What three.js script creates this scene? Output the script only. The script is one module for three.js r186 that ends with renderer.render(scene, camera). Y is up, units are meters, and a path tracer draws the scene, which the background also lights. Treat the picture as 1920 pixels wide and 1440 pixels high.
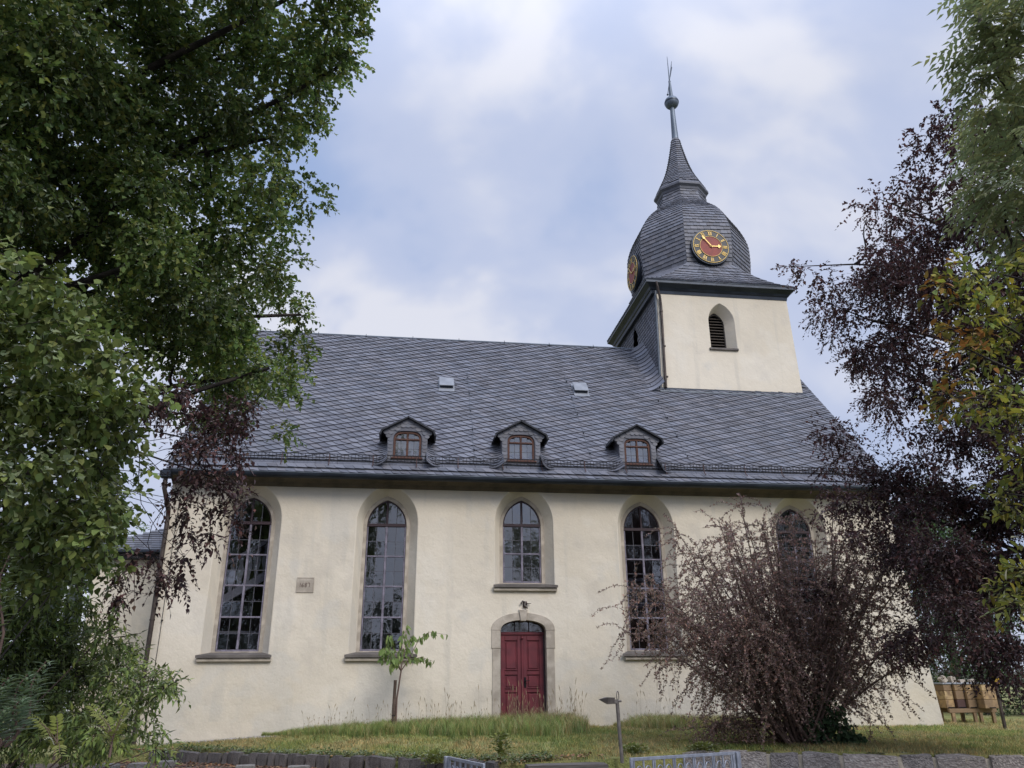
import * as THREE from 'three';
import { mergeGeometries } from 'three/addons/utils/BufferGeometryUtils.js';

// ---------------------------------------------------------------- camera, sky, sun, exposure
const scene = new THREE.Scene();
const DEG = Math.PI / 180;
const camera = new THREE.PerspectiveCamera(2 * Math.atan(720 / 1442) / DEG, 4 / 3, 0.1, 600);
camera.position.set(-3.173, 1.049, 21.67);
camera.rotation.set(20.695 * DEG, -7.7065 * DEG, -0.4033 * DEG, 'YXZ');
camera.updateMatrixWorld();
const renderer = new THREE.WebGLRenderer({ antialias: true });
renderer.setSize(1024, 768);
renderer.toneMapping = THREE.LinearToneMapping;
renderer.toneMappingExposure = 1.5;
renderer.shadowMap.enabled = true;

// seeded random numbers and value noise
function rng(seed) { let a = seed >>> 0; return () => { a = (a + 0x6D2B79F5) | 0; let t = Math.imul(a ^ (a >>> 15), 1 | a); t = (t + Math.imul(t ^ (t >>> 7), 61 | t)) ^ t; return ((t ^ (t >>> 14)) >>> 0) / 4294967296; }; }
function hash3(x, y, z) { let h = Math.imul(x, 374761393) ^ Math.imul(y, 668265263) ^ Math.imul(z, 2147483647 - 58); h = Math.imul(h ^ (h >>> 13), 1274126177); h ^= h >>> 16; h = Math.imul(h, 2246822519); return ((h ^ (h >>> 15)) >>> 0) / 4294967296; }
const sm = (t) => t * t * (3 - 2 * t), mix = (a, b, t) => a + (b - a) * t, clamp = (x, a = 0, b = 1) => Math.min(b, Math.max(a, x)), sstep = (a, b, x) => sm(clamp((x - a) / (b - a)));
const hq = (x, y, z) => { let h = (Math.imul(x, 374761393) + Math.imul(y, 668265263) + Math.imul(z, 1103515245)) | 0; h = Math.imul(h ^ (h >>> 13), 1274126177); h = Math.imul(h ^ (h >>> 16), 2246822519); return ((h ^ (h >>> 15)) >>> 0) / 4294967296; };
function vnoise(x, y, z, p = 0) {
  let X = Math.floor(x), Y = Math.floor(y); const Z = Math.floor(z), a = x - X, b = y - Y, c = z - Z, u = a * a * (3 - 2 * a), v = b * b * (3 - 2 * b), w = c * c * (3 - 2 * c);
  let X1 = X + 1, Y1 = Y + 1; if (p) { X = ((X % p) + p) % p; Y = ((Y % p) + p) % p; X1 = (X + 1) % p; Y1 = (Y + 1) % p; }
  const q0 = hq(X, Y, Z), q1 = hq(X1, Y, Z), q2 = hq(X, Y1, Z), q3 = hq(X1, Y1, Z), lo = q0 + (q1 - q0) * u, l = lo + (q2 + (q3 - q2) * u - lo) * v;
  if (c < 1e-6) return l;
  const r0 = hq(X, Y, Z + 1), r1 = hq(X1, Y, Z + 1), r2 = hq(X, Y1, Z + 1), r3 = hq(X1, Y1, Z + 1), ho = r0 + (r1 - r0) * u, h = ho + (r2 + (r3 - r2) * u - ho) * v;
  return l + (h - l) * w;
}
function fbm(x, y, z, oct = 5, p = 0) { let s = 0, a = 0.5, n = 0; for (let i = 0; i < oct; i++) { s += a * vnoise(x, y, z + i * 17, p); n += a; a *= 0.5; x *= 2; y *= 2; z *= 2; p *= 2; } return s / n; }

// pixel of the photograph -> direction; a distance always comes from a plane or from a stated depth
const CP = camera.position;
function dirOf(u, v) { return new THREE.Vector3((u - 960) / 1442, -(v - 720) / 1442, -1).transformDirection(camera.matrixWorld); }
const onZ = (u, v, z) => { const d = dirOf(u, v); return CP.clone().addScaledVector(d, (z - CP.z) / d.z); };
const onY = (u, v, y) => { const d = dirOf(u, v); return CP.clone().addScaledVector(d, (y - CP.y) / d.y); };
const atD = (u, v, dist) => CP.clone().addScaledVector(dirOf(u, v), dist);

// the sky: thin broken cloud under pale blue, brighter overhead and round the veiled sun
const SUN = new THREE.Vector3(0.32, 0.74, 0.70).normalize();
{
  const W = 2048, H = 1024, data = new Float32Array(W * H * 4);
  const blues = [[610, 270, 0.10, 0.8], [560, 380, 0.07, 0.7], [790, 470, 0.05, 0.5], [900, 330, 0.10, 0.35], [1200, 300, 0.09, 0.45], [1560, 650, 0.07, 0.45], [1640, 840, 0.05, 0.6], [1120, 420, 0.07, 0.4]].map(([u, v, s, w]) => [dirOf(u, v), s, w]);
  const whites = [[640, 520, 0.13, 0.75], [900, 560, 0.16, 0.5], [1000, 130, 0.14, 0.25], [1360, 180, 0.09, 0.45], [760, 60, 0.12, 0.2], [1560, 760, 0.12, 0.35], [1130, 560, 0.08, 0.3], [1600, 250, 0.14, 0.3]].map(([u, v, s, w]) => [dirOf(u, v), s, w]);
  const d = new THREE.Vector3();
  for (let j = 0; j < H; j++) for (let i = 0; i < W; i++) {
    const ph = ((i + 0.5) / W - 0.5) * 2 * Math.PI, th = ((j + 0.5) / H - 0.5) * Math.PI;
    d.set(Math.cos(ph) * Math.cos(th), Math.sin(th), Math.sin(ph) * Math.cos(th));
    const o = (j * W + i) * 4; data[o + 3] = 1;
    if (d.y < -0.07) { data[o] = 0.07; data[o + 1] = 0.07; data[o + 2] = 0.062; continue; }
    const y = Math.max(d.y, 0.0), k = 1 / (y + 0.62), px = d.x * k * 3.1, pz = d.z * k * 3.1;
    const warp = fbm(px * 0.9 + 3, pz * 0.9 + 9, 2.5, 3) - 0.5;
    let c = fbm(px * 1.2 + warp * 1.2, pz * 1.5 + warp * 1.0, 7.3, 6);
    const fine = fbm(px * 3.6 + warp * 3, pz * 5.0 - warp * 3, 31.7, 6);
    c = (c - 0.5) * 1.5 + 0.56 + (fine - 0.5) * 1.05;
    for (const [b, s, w] of blues) { const a = 1 - b.dot(d); if (a < s * s * 5) c -= w * 0.9 * Math.exp(-a / (s * s)) * (0.45 + 1.1 * fine); }
    for (const [b, s, w] of whites) { const a = 1 - b.dot(d); if (a < s * s * 5) c += w * 0.9 * Math.exp(-a / (s * s)) * (0.45 + 1.1 * fine); }
    const t = sstep(0.0, 0.62, c), hi = sstep(0.58, 1.3, c), hz = Math.exp(-y * 5);
    const blue = [0.245, 0.325, 0.515], grey = [0.37, 0.42, 0.565], white = [0.535, 0.55, 0.62];
    const g = (0.93 + 0.9 * sstep(0.6, 1.0, y)) * (1 + 1.7 * Math.pow(Math.max(0, d.dot(SUN)), 5));
    for (let q = 0; q < 3; q++) {
      let v = mix(mix(mix(blue[q], grey[q], t), white[q], hi), [0.47, 0.495, 0.575][q], hz * 0.5) * g;
      if (d.y < 0) v = mix(v, [0.07, 0.07, 0.062][q], sstep(0, -0.06, d.y));
      data[o + q] = v;
    }
  }
  const t = new THREE.DataTexture(data, W, H, THREE.RGBAFormat, THREE.FloatType);
  t.mapping = THREE.EquirectangularReflectionMapping; t.magFilter = t.minFilter = THREE.LinearFilter; t.wrapS = THREE.RepeatWrapping; t.needsUpdate = true;
  scene.background = t; scene.environment = t; scene.environmentIntensity = 1.0;
}
const sun = new THREE.DirectionalLight(new THREE.Color(1.0, 0.935, 0.86), 1.5);
sun.position.copy(SUN).multiplyScalar(60); sun.target.position.set(0, 4, 0);
sun.castShadow = true; sun.shadow.radius = 45; sun.shadow.mapSize.set(2048, 2048);
Object.assign(sun.shadow.camera, { left: -30, right: 30, top: 30, bottom: -25, near: 1, far: 140 });
sun.name = 'sun'; scene.add(sun, sun.target);

// ---------------------------------------------------------------- helpers
const V = (x, y, z) => new THREE.Vector3(x, y, z);
const names = new Map();
function numbered(n) { const k = names.get(n) ?? 0; names.set(n, k + 1); return k ? n + '_' + String(k).padStart(3, '0') : n; }
function tag(o, label, category, group, kind) { o.userData.label = label; o.userData.category = category; if (group) o.userData.group = group; if (kind) o.userData.kind = kind; return o; }
function thing(name, label, category, pos = [0, 0, 0], group) { const o = new THREE.Group(); o.name = numbered(name); o.position.set(...pos); scene.add(o); return tag(o, label, category, group); }
function structure(name, geo, m) { const o = new THREE.Mesh(geo, m); o.name = name; o.userData.kind = 'structure'; o.castShadow = o.receiveShadow = true; scene.add(o); return o; }
function part(name, geo, m, parent) { const o = new THREE.Mesh(geo, m); o.name = name; o.castShadow = o.receiveShadow = true; parent.add(o); return o; }
function node(name, parent, pos) { const o = new THREE.Group(); o.name = name; if (pos) o.position.set(...pos); parent.add(o); return o; }

// collects triangles: flat normals, uv in metres by the dominant axis, optional colour
class B {
  constructor(colors = false) { this.p = []; this.n = []; this.t = []; this.c = colors ? [] : null; this.k = [1, 1, 1]; this.a = V(0, 0, 0); this.b = V(0, 0, 0); }
  v(p, n, u, v) { this.p.push(p.x, p.y, p.z); this.n.push(n.x, n.y, n.z); this.t.push(u, v); if (this.c) this.c.push(this.k[0], this.k[1], this.k[2]); }
  tri(a, b, c, na, nb, nc) {
    const n = this.a.subVectors(b, a).cross(this.b.subVectors(c, a)).normalize().clone(), x = Math.abs(n.x), y = Math.abs(n.y), z = Math.abs(n.z);
    const uv = (p) => (y > x && y > z ? [p.x, p.z] : x > z ? [p.z, p.y] : [p.x, p.y]);
    this.v(a, na || n, ...uv(a)); this.v(b, nb || n, ...uv(b)); this.v(c, nc || n, ...uv(c));
  }
  quad(a, b, c, d) { this.tri(a, b, c); this.tri(a, c, d); }
  poly(pts) { for (let i = 1; i + 1 < pts.length; i++) this.tri(pts[0], pts[i], pts[i + 1]); }
  // box between two corners, chamfered by e, moved by matrix m
  box(x0, y0, z0, x1, y1, z1, e = 0, m = null) {
    const T = (x, y, z) => { const p = V(x, y, z); return m ? p.applyMatrix4(m) : p; };
    if (e <= 0) {
      const q = [T(x0, y0, z0), T(x1, y0, z0), T(x1, y1, z0), T(x0, y1, z0), T(x0, y0, z1), T(x1, y0, z1), T(x1, y1, z1), T(x0, y1, z1)];
      for (const [a, b, c, d] of [[4, 5, 6, 7], [1, 0, 3, 2], [5, 1, 2, 6], [0, 4, 7, 3], [7, 6, 2, 3], [0, 1, 5, 4]]) this.quad(q[a], q[b], q[c], q[d]);
      return this;
    }
    const X = [x0, x1], Y = [y0, y1], Z = [z0, z1], s = [1, -1];
    const C = (i, j, k, ax) => T(X[i] + (ax === 0 ? 0 : s[i] * e), Y[j] + (ax === 1 ? 0 : s[j] * e), Z[k] + (ax === 2 ? 0 : s[k] * e));
    const out = (pts, nx, ny, nz) => { const n = V(0, 0, 0).subVectors(pts[1], pts[0]).cross(V(0, 0, 0).subVectors(pts[2], pts[0])); const w = V(nx, ny, nz); if (m) w.transformDirection(m); if (n.dot(w) < 0) pts.reverse(); this.poly(pts); };
    for (const i of [0, 1]) {
      const g = i ? 1 : -1;
      out([C(i, 0, 0, 0), C(i, 1, 0, 0), C(i, 1, 1, 0), C(i, 0, 1, 0)], g, 0, 0);
      out([C(0, i, 0, 1), C(1, i, 0, 1), C(1, i, 1, 1), C(0, i, 1, 1)], 0, g, 0);
      out([C(0, 0, i, 2), C(1, 0, i, 2), C(1, 1, i, 2), C(0, 1, i, 2)], 0, 0, g);
      for (const j of [0, 1]) {
        const h = j ? 1 : -1;
        out([C(i, j, 0, 0), C(i, j, 1, 0), C(i, j, 1, 1), C(i, j, 0, 1)], g, h, 0);
        out([C(i, 0, j, 0), C(i, 1, j, 0), C(i, 1, j, 2), C(i, 0, j, 2)], g, 0, h);
        out([C(0, i, j, 1), C(1, i, j, 1), C(1, i, j, 2), C(0, i, j, 2)], 0, g, h);
        for (const k of [0, 1]) out([C(i, j, k, 0), C(i, j, k, 1), C(i, j, k, 2)], g, h, k ? 1 : -1);
      }
    }
    return this;
  }
  // tube through points with radii, smooth
  tube(pts, rad, seg = 8, cap = true) {
    const rings = [], ns = []; let ref = null;
    for (let i = 0; i < pts.length; i++) {
      const d = V(0, 0, 0).subVectors(pts[Math.min(i + 1, pts.length - 1)], pts[Math.max(i - 1, 0)]).normalize();
      if (!ref) ref = Math.abs(d.y) < 0.9 ? V(0, 1, 0) : V(1, 0, 0);
      const a = V(0, 0, 0).crossVectors(d, ref).normalize(), b = V(0, 0, 0).crossVectors(a, d).normalize(); ref = b.clone();
      const r = Array.isArray(rad) ? rad[i] : rad, ring = [], nn = [];
      for (let k = 0; k < seg; k++) { const t = k / seg * 2 * Math.PI, n = a.clone().multiplyScalar(Math.cos(t)).addScaledVector(b, Math.sin(t)); nn.push(n); ring.push(pts[i].clone().addScaledVector(n, r)); }
      rings.push(ring); ns.push(nn);
    }
    let len = 0;
    for (let i = 0; i + 1 < pts.length; i++) {
      const l2 = len + pts[i].distanceTo(pts[i + 1]);
      for (let k = 0; k < seg; k++) {
        const q = (k + 1) % seg, a = rings[i][k], b = rings[i][q], c = rings[i + 1][q], d = rings[i + 1][k], na = ns[i][k], nb = ns[i][q], nc = ns[i + 1][q], nd = ns[i + 1][k];
        const r = Array.isArray(rad) ? rad[i] : rad, u0 = k / seg * 6.28 * r, u1 = (k + 1) / seg * 6.28 * r;
        this.v(a, na, u0, len); this.v(d, nd, u0, l2); this.v(c, nc, u1, l2); this.v(a, na, u0, len); this.v(c, nc, u1, l2); this.v(b, nb, u1, len);
      }
      len = l2;
    }
    if (cap) { const e = rings.length - 1; this.poly(rings[0].slice()); this.poly(rings[e].slice().reverse()); }
    return this;
  }
  add(geo, m) { const g = geo.index ? geo.toNonIndexed() : geo, P = g.attributes.position, N = g.attributes.normal, T = g.attributes.uv, nm = m ? new THREE.Matrix3().getNormalMatrix(m) : null; for (let i = 0; i < P.count; i++) { const p = V(P.getX(i), P.getY(i), P.getZ(i)), n = V(N.getX(i), N.getY(i), N.getZ(i)); if (m) { p.applyMatrix4(m); n.applyMatrix3(nm).normalize(); } this.v(p, n, T ? T.getX(i) : p.x, T ? T.getY(i) : p.y); } return this; }
  geo() { const g = new THREE.BufferGeometry(); g.setAttribute('position', new THREE.Float32BufferAttribute(this.p, 3)); g.setAttribute('normal', new THREE.Float32BufferAttribute(this.n, 3)); g.setAttribute('uv', new THREE.Float32BufferAttribute(this.t, 2)); if (this.c) g.setAttribute('color', new THREE.Float32BufferAttribute(this.c, 3)); return g; }
}
const M4 = (px, py, pz, rx = 0, ry = 0, rz = 0, s = 1) => new THREE.Matrix4().compose(V(px, py, pz), new THREE.Quaternion().setFromEuler(new THREE.Euler(rx, ry, rz, 'YXZ')), V(s, s, s));
const boxGeo = (...a) => new B().box(...a).geo();

// ---------------------------------------------------------------- procedural textures (tileable, uv in metres)
function tex(size, metres, fn, srgb = true) {
  const data = new Uint8Array(size * size * 4);
  for (let j = 0; j < size; j++) for (let i = 0; i < size; i++) { const r = fn(i / size, j / size), o = (j * size + i) * 4; for (let q = 0; q < 3; q++) data[o + q] = clamp(r.length ? r[q] : r) * 255; data[o + 3] = 255; }
  const t = new THREE.DataTexture(data, size, size); t.magFilter = THREE.LinearFilter; t.minFilter = THREE.LinearFilter; t.wrapS = t.wrapT = THREE.RepeatWrapping; t.repeat.set(1 / metres, 1 / metres); if (srgb) t.colorSpace = THREE.SRGBColorSpace; t.needsUpdate = true; return t;
}
const S = (h) => { const c = new THREE.Color(h); return [c.r, c.g, c.b].map((x) => (x <= 0.0031308 ? x * 12.92 : 1.055 * Math.pow(x, 1 / 2.4) - 0.055)); };
const mix3 = (a, b, t) => [0, 1, 2].map((i) => mix(a[i], b[i], t));
function std(o) { return new THREE.MeshStandardMaterial(o); }
const noiseMap = (hexA, hexB, metres, freq, size = 256, grain = 0.06, seed = 0) => { const a = S(hexA), b = S(hexB); return tex(size, metres, (u, v) => { const n = fbm(u * freq, v * freq, seed + 3.1, 5, freq), g = (hash3(Math.floor(u * size), Math.floor(v * size), seed) - 0.5) * grain; return mix3(a, b, sstep(0.28, 0.72, n)).map((x) => x + g); }); };
const bumpMap = (metres, freq, size = 256, seed = 0, oct = 5) => tex(size, metres, (u, v) => { const n = fbm(u * freq, v * freq, seed + 11.7, oct, freq); return [n, n, n]; }, false);

const plasterMap = tex(768, 9, (u, v) => {
  const big = fbm(u * 4, v * 4, 1.7, 4, 4), mid = fbm(u * 16, v * 16, 5.2, 5, 16), streak = fbm(u * 36, v * 4, 8.8, 4, 36), blot = fbm(u * 7, v * 7, 14.3, 6, 7), g = (hash3(Math.floor(u * 768), Math.floor(v * 768), 5) - 0.5) * 0.035;
  let c = mix3([0.785, 0.742, 0.660], [0.838, 0.797, 0.718], sstep(0.3, 0.7, big));
  c = mix3(c, [0.735, 0.70, 0.64], 0.4 * sstep(0.52, 0.74, mid)); c = mix3(c, [0.715, 0.69, 0.635], 0.35 * sstep(0.55, 0.76, streak));
  c = mix3(c, [0.735, 0.725, 0.695], 0.28 * sstep(0.56, 0.64, blot)); c = mix3(c, [0.845, 0.82, 0.765], 0.25 * sstep(0.42, 0.34, blot));
  return c.map((x) => x + g);
});
const plasterBump = tex(640, 7, (u, v) => { const a = fbm(u * 9, v * 9, 2.2, 3, 9), b = fbm(u * 150, v * 150, 4.4, 3, 150), c = fbm(u * 40, v * 40, 6.1, 2, 40); const h = a * 0.72 + c * 0.16 + b * 0.12; return [h, h, h]; }, false);
const MAT = {
  plaster: std({ map: plasterMap, bumpMap: plasterBump, bumpScale: 0.045, roughness: 0.95 }),
  towerPlaster: std({ map: plasterMap, bumpMap: plasterBump, bumpScale: 0.03, roughness: 0.95 }),
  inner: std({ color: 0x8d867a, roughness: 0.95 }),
  innerFloor: std({ color: 0x4a3f36, roughness: 0.9 }),
  stone: std({ map: noiseMap('#b3a898', '#998f80', 1.1, 6, 256, 0.07, 3), bumpMap: bumpMap(0.8, 12, 256, 3), bumpScale: 0.006, roughness: 0.9 }),
  stoneDark: std({ map: noiseMap('#6a635c', '#544e49', 1.3, 5, 256, 0.06, 9), bumpMap: bumpMap(0.8, 12, 256, 4), bumpScale: 0.006, roughness: 0.85 }),
  lilac: std({ map: noiseMap('#7d7782', '#625d67', 0.7, 6, 128, 0.08, 21), roughness: 0.7 }),
  maroon: std({ color: 0x2f1c20, roughness: 0.55 }),
  lead: std({ color: 0x4b4a50, roughness: 0.6 }),
  door: std({ map: noiseMap('#6a262e', '#5a1f27', 0.9, 5, 256, 0.03, 14), bumpMap: tex(256, 0.5, (u, v) => { const n = fbm(u * 24, v * 3, 3, 3, 24); return [n, n, n]; }, false), bumpScale: 0.002, roughness: 0.55 }),
  iron: std({ color: 0x17181b, roughness: 0.5, metalness: 0.6 }),
  zinc: std({ map: noiseMap('#2f353d', '#252a31', 1.7, 5, 128, 0.04, 17), roughness: 0.42, metalness: 0.55 }),
  zincLight: std({ map: noiseMap('#888b8f', '#787b7f', 0.9, 4, 128, 0.04, 18), roughness: 0.6, metalness: 0.15 }),
  lead2: std({ map: noiseMap('#6d7378', '#565c62', 1.2, 5, 128, 0.05, 19), roughness: 0.55, metalness: 0.35 }),
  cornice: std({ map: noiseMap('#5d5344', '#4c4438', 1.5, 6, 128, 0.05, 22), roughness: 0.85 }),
  copperPipe: std({ map: noiseMap('#4a4039', '#3a322d', 0.8, 5, 128, 0.05, 24), roughness: 0.5, metalness: 0.4 }),
  rust: std({ color: 0x4a3430, roughness: 0.8 }),
  orangeWood: std({ map: noiseMap('#553526', '#462b20', 0.4, 6, 128, 0.06, 26), roughness: 0.75 }),
  slateDeck: std({ color: 0x24262b, roughness: 0.8 }),
  gold: std({ color: new THREE.Color(0.62, 0.44, 0.15), roughness: 0.5, metalness: 0.5 }),
  dialBlack: std({ color: 0x131416, roughness: 0.5 }),
  dialRed: std({ map: noiseMap('#8e3626', '#7a2c20', 0.8, 5, 128, 0.05, 31), roughness: 0.6 }),
  spire: std({ map: noiseMap('#66707a', '#555e68', 0.9, 5, 128, 0.05, 33), roughness: 0.5, metalness: 0.35 }),
  louvre: std({ color: 0x2b2622, roughness: 0.8 }),
  glass: new THREE.MeshPhysicalMaterial({ color: 0xe6e8ee, transmission: 1, thickness: 0, roughness: 0.03, ior: 2.15, bumpMap: bumpMap(0.6, 5, 128, 41, 3), bumpScale: 0.004 }),
  white: std({ color: 0xdfe2e4, roughness: 0.6 }),
  oldPaint: std({ color: 0x85858c, roughness: 0.8 }),
};
// slate: four tones of blue-grey stone, low sheen
const slateBump = bumpMap(0.35, 8, 256, 51, 5);
const slateMap = (a, b, s) => noiseMap(a, b, 0.6, 5, 128, 0.03, s);
const SLATE = [['#63646b', '#595a61'], ['#696a71', '#5f6067'], ['#5d5e65', '#53545b'], ['#656469', '#5b5a5f'], ['#6f7077', '#64656c']].map(([a, b], i) => std({ map: slateMap(a, b, 60 + i), bumpMap: slateBump, bumpScale: 0.003, roughness: 0.62 }));
const SLATE_VC = std({ vertexColors: true, bumpMap: slateBump, bumpScale: 0.003, roughness: 0.62 });
const slateTone = (r) => { const k = 0.72 + 0.56 * r(), w = (r() - 0.5) * 0.08; return [0.118 * k * (1 + w), 0.120 * k, 0.136 * k * (1 - w)]; };
// ================================================================ the church
const church = thing('church', 'cream plastered church with grey slate roof and onion-domed clock tower', 'church');
const WL = -9.62, WRB = 11.92, WRT = 11.3, WTOP = 6.42, WBACK = -11.3;

function archPts(cx, hw, y0, ys, ya, n = 12) {
  const rise = ya - ys, R = (rise * rise + hw * hw) / (2 * hw), a = Math.atan2(rise, R - hw), r = [];
  for (let i = 0; i <= n; i++) { const t = a * i / n; r.push([hw - R + R * Math.cos(t), ys + R * Math.sin(t)]); }
  const out = [[cx - hw, y0], [cx + hw, y0]];
  for (const [x, y] of r) out.push([cx + x, y]);
  for (let i = n - 1; i >= 0; i--) out.push([cx - r[i][0], r[i][1]]);
  return out;
}
const toShape = (pts) => new THREE.Shape(pts.map(([x, y]) => new THREE.Vector2(x, y)));
const toPath = (pts) => new THREE.Path(pts.map(([x, y]) => new THREE.Vector2(x, y)));
// extruded band between two outlines
function ringGeo(outer, inner, z0, depth, bevel = 0.006) { const s = toShape(outer); s.holes.push(toPath(inner)); const g = new THREE.ExtrudeGeometry(s, { depth, bevelEnabled: bevel > 0, bevelSize: bevel, bevelThickness: bevel, bevelSegments: 1, curveSegments: 1 }); g.translate(0, 0, z0); return g; }
function extrude(pts, z0, depth, bevel = 0.006) { const g = new THREE.ExtrudeGeometry(toShape(pts), { depth, bevelEnabled: bevel > 0, bevelSize: bevel, bevelThickness: bevel, bevelSegments: 1 }); g.translate(0, 0, z0); return g; }
// smooth skin through rings of equal point counts; the first segment (the sill) is left open
function loft(rings, open = true) {
  const n = rings[0].length, pos = [], uv = [], idx = []; let per = 0;
  rings.forEach((r, k) => { per = 0; for (let i = 1; i <= n; i++) { const p = r[i % n], q = r[(i - 1 + n) % n]; if (i > 1) per += Math.hypot(p[0] - q[0], p[1] - q[1]); pos.push(p[0], p[1], p[2]); uv.push(p[2] * 1.0 + 0.3, per); } });
  for (let k = 0; k + 1 < rings.length; k++) for (let i = 0; i < n - (open ? 1 : 0); i++) { const a = k * n + i, b = k * n + (i + 1) % n, c = a + n, d = b + n; idx.push(a, c, b, b, c, d); }
  const g = new THREE.BufferGeometry(); g.setAttribute('position', new THREE.Float32BufferAttribute(pos, 3)); g.setAttribute('uv', new THREE.Float32BufferAttribute(uv, 2)); g.setIndex(idx); g.computeVertexNormals(); return g;
}
const at3 = (pts, z) => pts.map(([x, y]) => [x, y, z]);

// openings of the south wall: [centre, outer half width, sill, spring, apex] and the glazing inside
const OPEN = [
  { x: -7.5, tall: true }, { x: -3.79, tall: true }, { x: 0.06, tall: false }, { x: 3.63, tall: true }, { x: 8.35, tall: true },
].map((o) => ({ ...o, y0: o.tall ? 1.60 : 3.40, ys: o.tall ? 5.0 : 5.06, ya: o.tall ? 5.80 : 5.88 }));
const outerArch = (o, e = 0) => archPts(o.x + 0.02, 0.83 + e, o.y0 - 0.1, o.ys + 0.05, o.ya + 0.28 + e);
const innerArch = (o, e = 0, y0 = o.y0) => archPts(o.x, 0.615 + e, y0 - e, o.ys, o.ya + e * 1.15);
const doorOut = (hw, b, yb, ys = 2.17, n = 14) => { const r = [[-hw, yb], [hw, yb]]; for (let i = 0; i <= n; i++) { const t = Math.PI * i / n; r.push([hw * Math.cos(t), ys + b * Math.pow(Math.sin(t), 0.85)]); } return r.map(([x, y]) => [x + 0.02, y]); };

{ // the walls
  const s = toShape([[WL, -0.9], [WRB, -0.9], [WRT, WTOP], [WL, WTOP]]);
  for (const o of OPEN) s.holes.push(toPath(outerArch(o, 0.03)));
  s.holes.push(toPath(doorOut(0.66, 0.31, -0.88)));
  const sheet = new THREE.ShapeGeometry(s); const gs = [sheet.toNonIndexed()];
  for (const o of OPEN) gs.push(loft([at3(outerArch(o, 0.03), 0), at3(outerArch(o, 0.012), -0.004), at3(outerArch(o, 0.003), -0.014), at3(outerArch(o), -0.035), at3(innerArch(o, 0.02, o.y0 - 0.1), -0.35)]).toNonIndexed());
  for (const g of gs) { for (const k of Object.keys(g.attributes)) if (!['position', 'normal', 'uv'].includes(k)) g.deleteAttribute(k); }
  part('wall', mergeGeometries(gs), MAT.plaster, church);
  const d = new B(); d.add(loft([at3(doorOut(0.66, 0.31, -0.88), 0), at3(doorOut(0.66, 0.31, -0.88), -0.42)])); part('door_reveal', d.geo(), MAT.stone, church);
  // inner face, end walls, back wall, floor and ceiling close the room
  const si = toShape([[WL + 0.1, -0.9], [WRT - 0.1, -0.9], [WRT - 0.1, WTOP], [WL + 0.1, WTOP]]);
  for (const o of OPEN) si.holes.push(toPath(innerArch(o, 0.25)));
  si.holes.push(toPath(doorOut(0.8, 0.4, -0.88)));
  const gi = [new THREE.ShapeGeometry(si).translate(0, 0, -0.95).toNonIndexed()];
  for (const o of OPEN) gi.push(loft([at3(innerArch(o, -0.02), -0.42), at3(innerArch(o, 0.25), -0.95)], false).toNonIndexed());
  part('inner_wall', mergeGeometries(gi), MAT.inner, church);
  const e = new B();
  e.quad(V(WL, -0.9, WBACK), V(WL, -0.9, 0), V(WL, WTOP, 0), V(WL, WTOP, WBACK)); e.quad(V(WRB, -0.9, 0), V(WRB, -0.9, WBACK), V(WRT, WTOP, WBACK), V(WRT, WTOP, 0));
  e.quad(V(WRB, -0.9, WBACK), V(WL, -0.9, WBACK), V(WL, WTOP, WBACK), V(WRT, WTOP, WBACK));
  // gables under the roof slopes
  e.tri(V(WL, WTOP, 0), V(WL, 12.9, -5.4), V(WL, WTOP, WBACK)); e.tri(V(WRT - 0.05, WTOP, 0), V(WRT - 0.05, WTOP, WBACK), V(WRT - 0.05, 12.9, -5.4));
  part('end_wall', e.geo(), MAT.plaster, church);
  const f = new B(); f.box(WL + 0.12, -0.2, WBACK + 0.1, WRT - 0.12, 0.05, -0.96); part('floor', f.geo(), MAT.innerFloor, church);
  const c = new B(); c.box(WL + 0.12, 6.2, WBACK + 0.1, WRT - 0.12, 6.3, -0.96); part('ceiling', c.geo(), MAT.inner, church);
  const k = new B(); k.box(WL + 0.12, 0.06, WBACK + 0.1, WRT - 0.12, 6.19, WBACK + 0.2); k.box(WL + 0.12, 0.06, WBACK + 0.21, WL + 0.22, 6.19, -0.97); k.box(WRT - 0.22, 0.06, WBACK + 0.21, WRT - 0.12, 6.19, -0.97); part('back_wall', k.geo(), MAT.inner, church);
}

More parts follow.
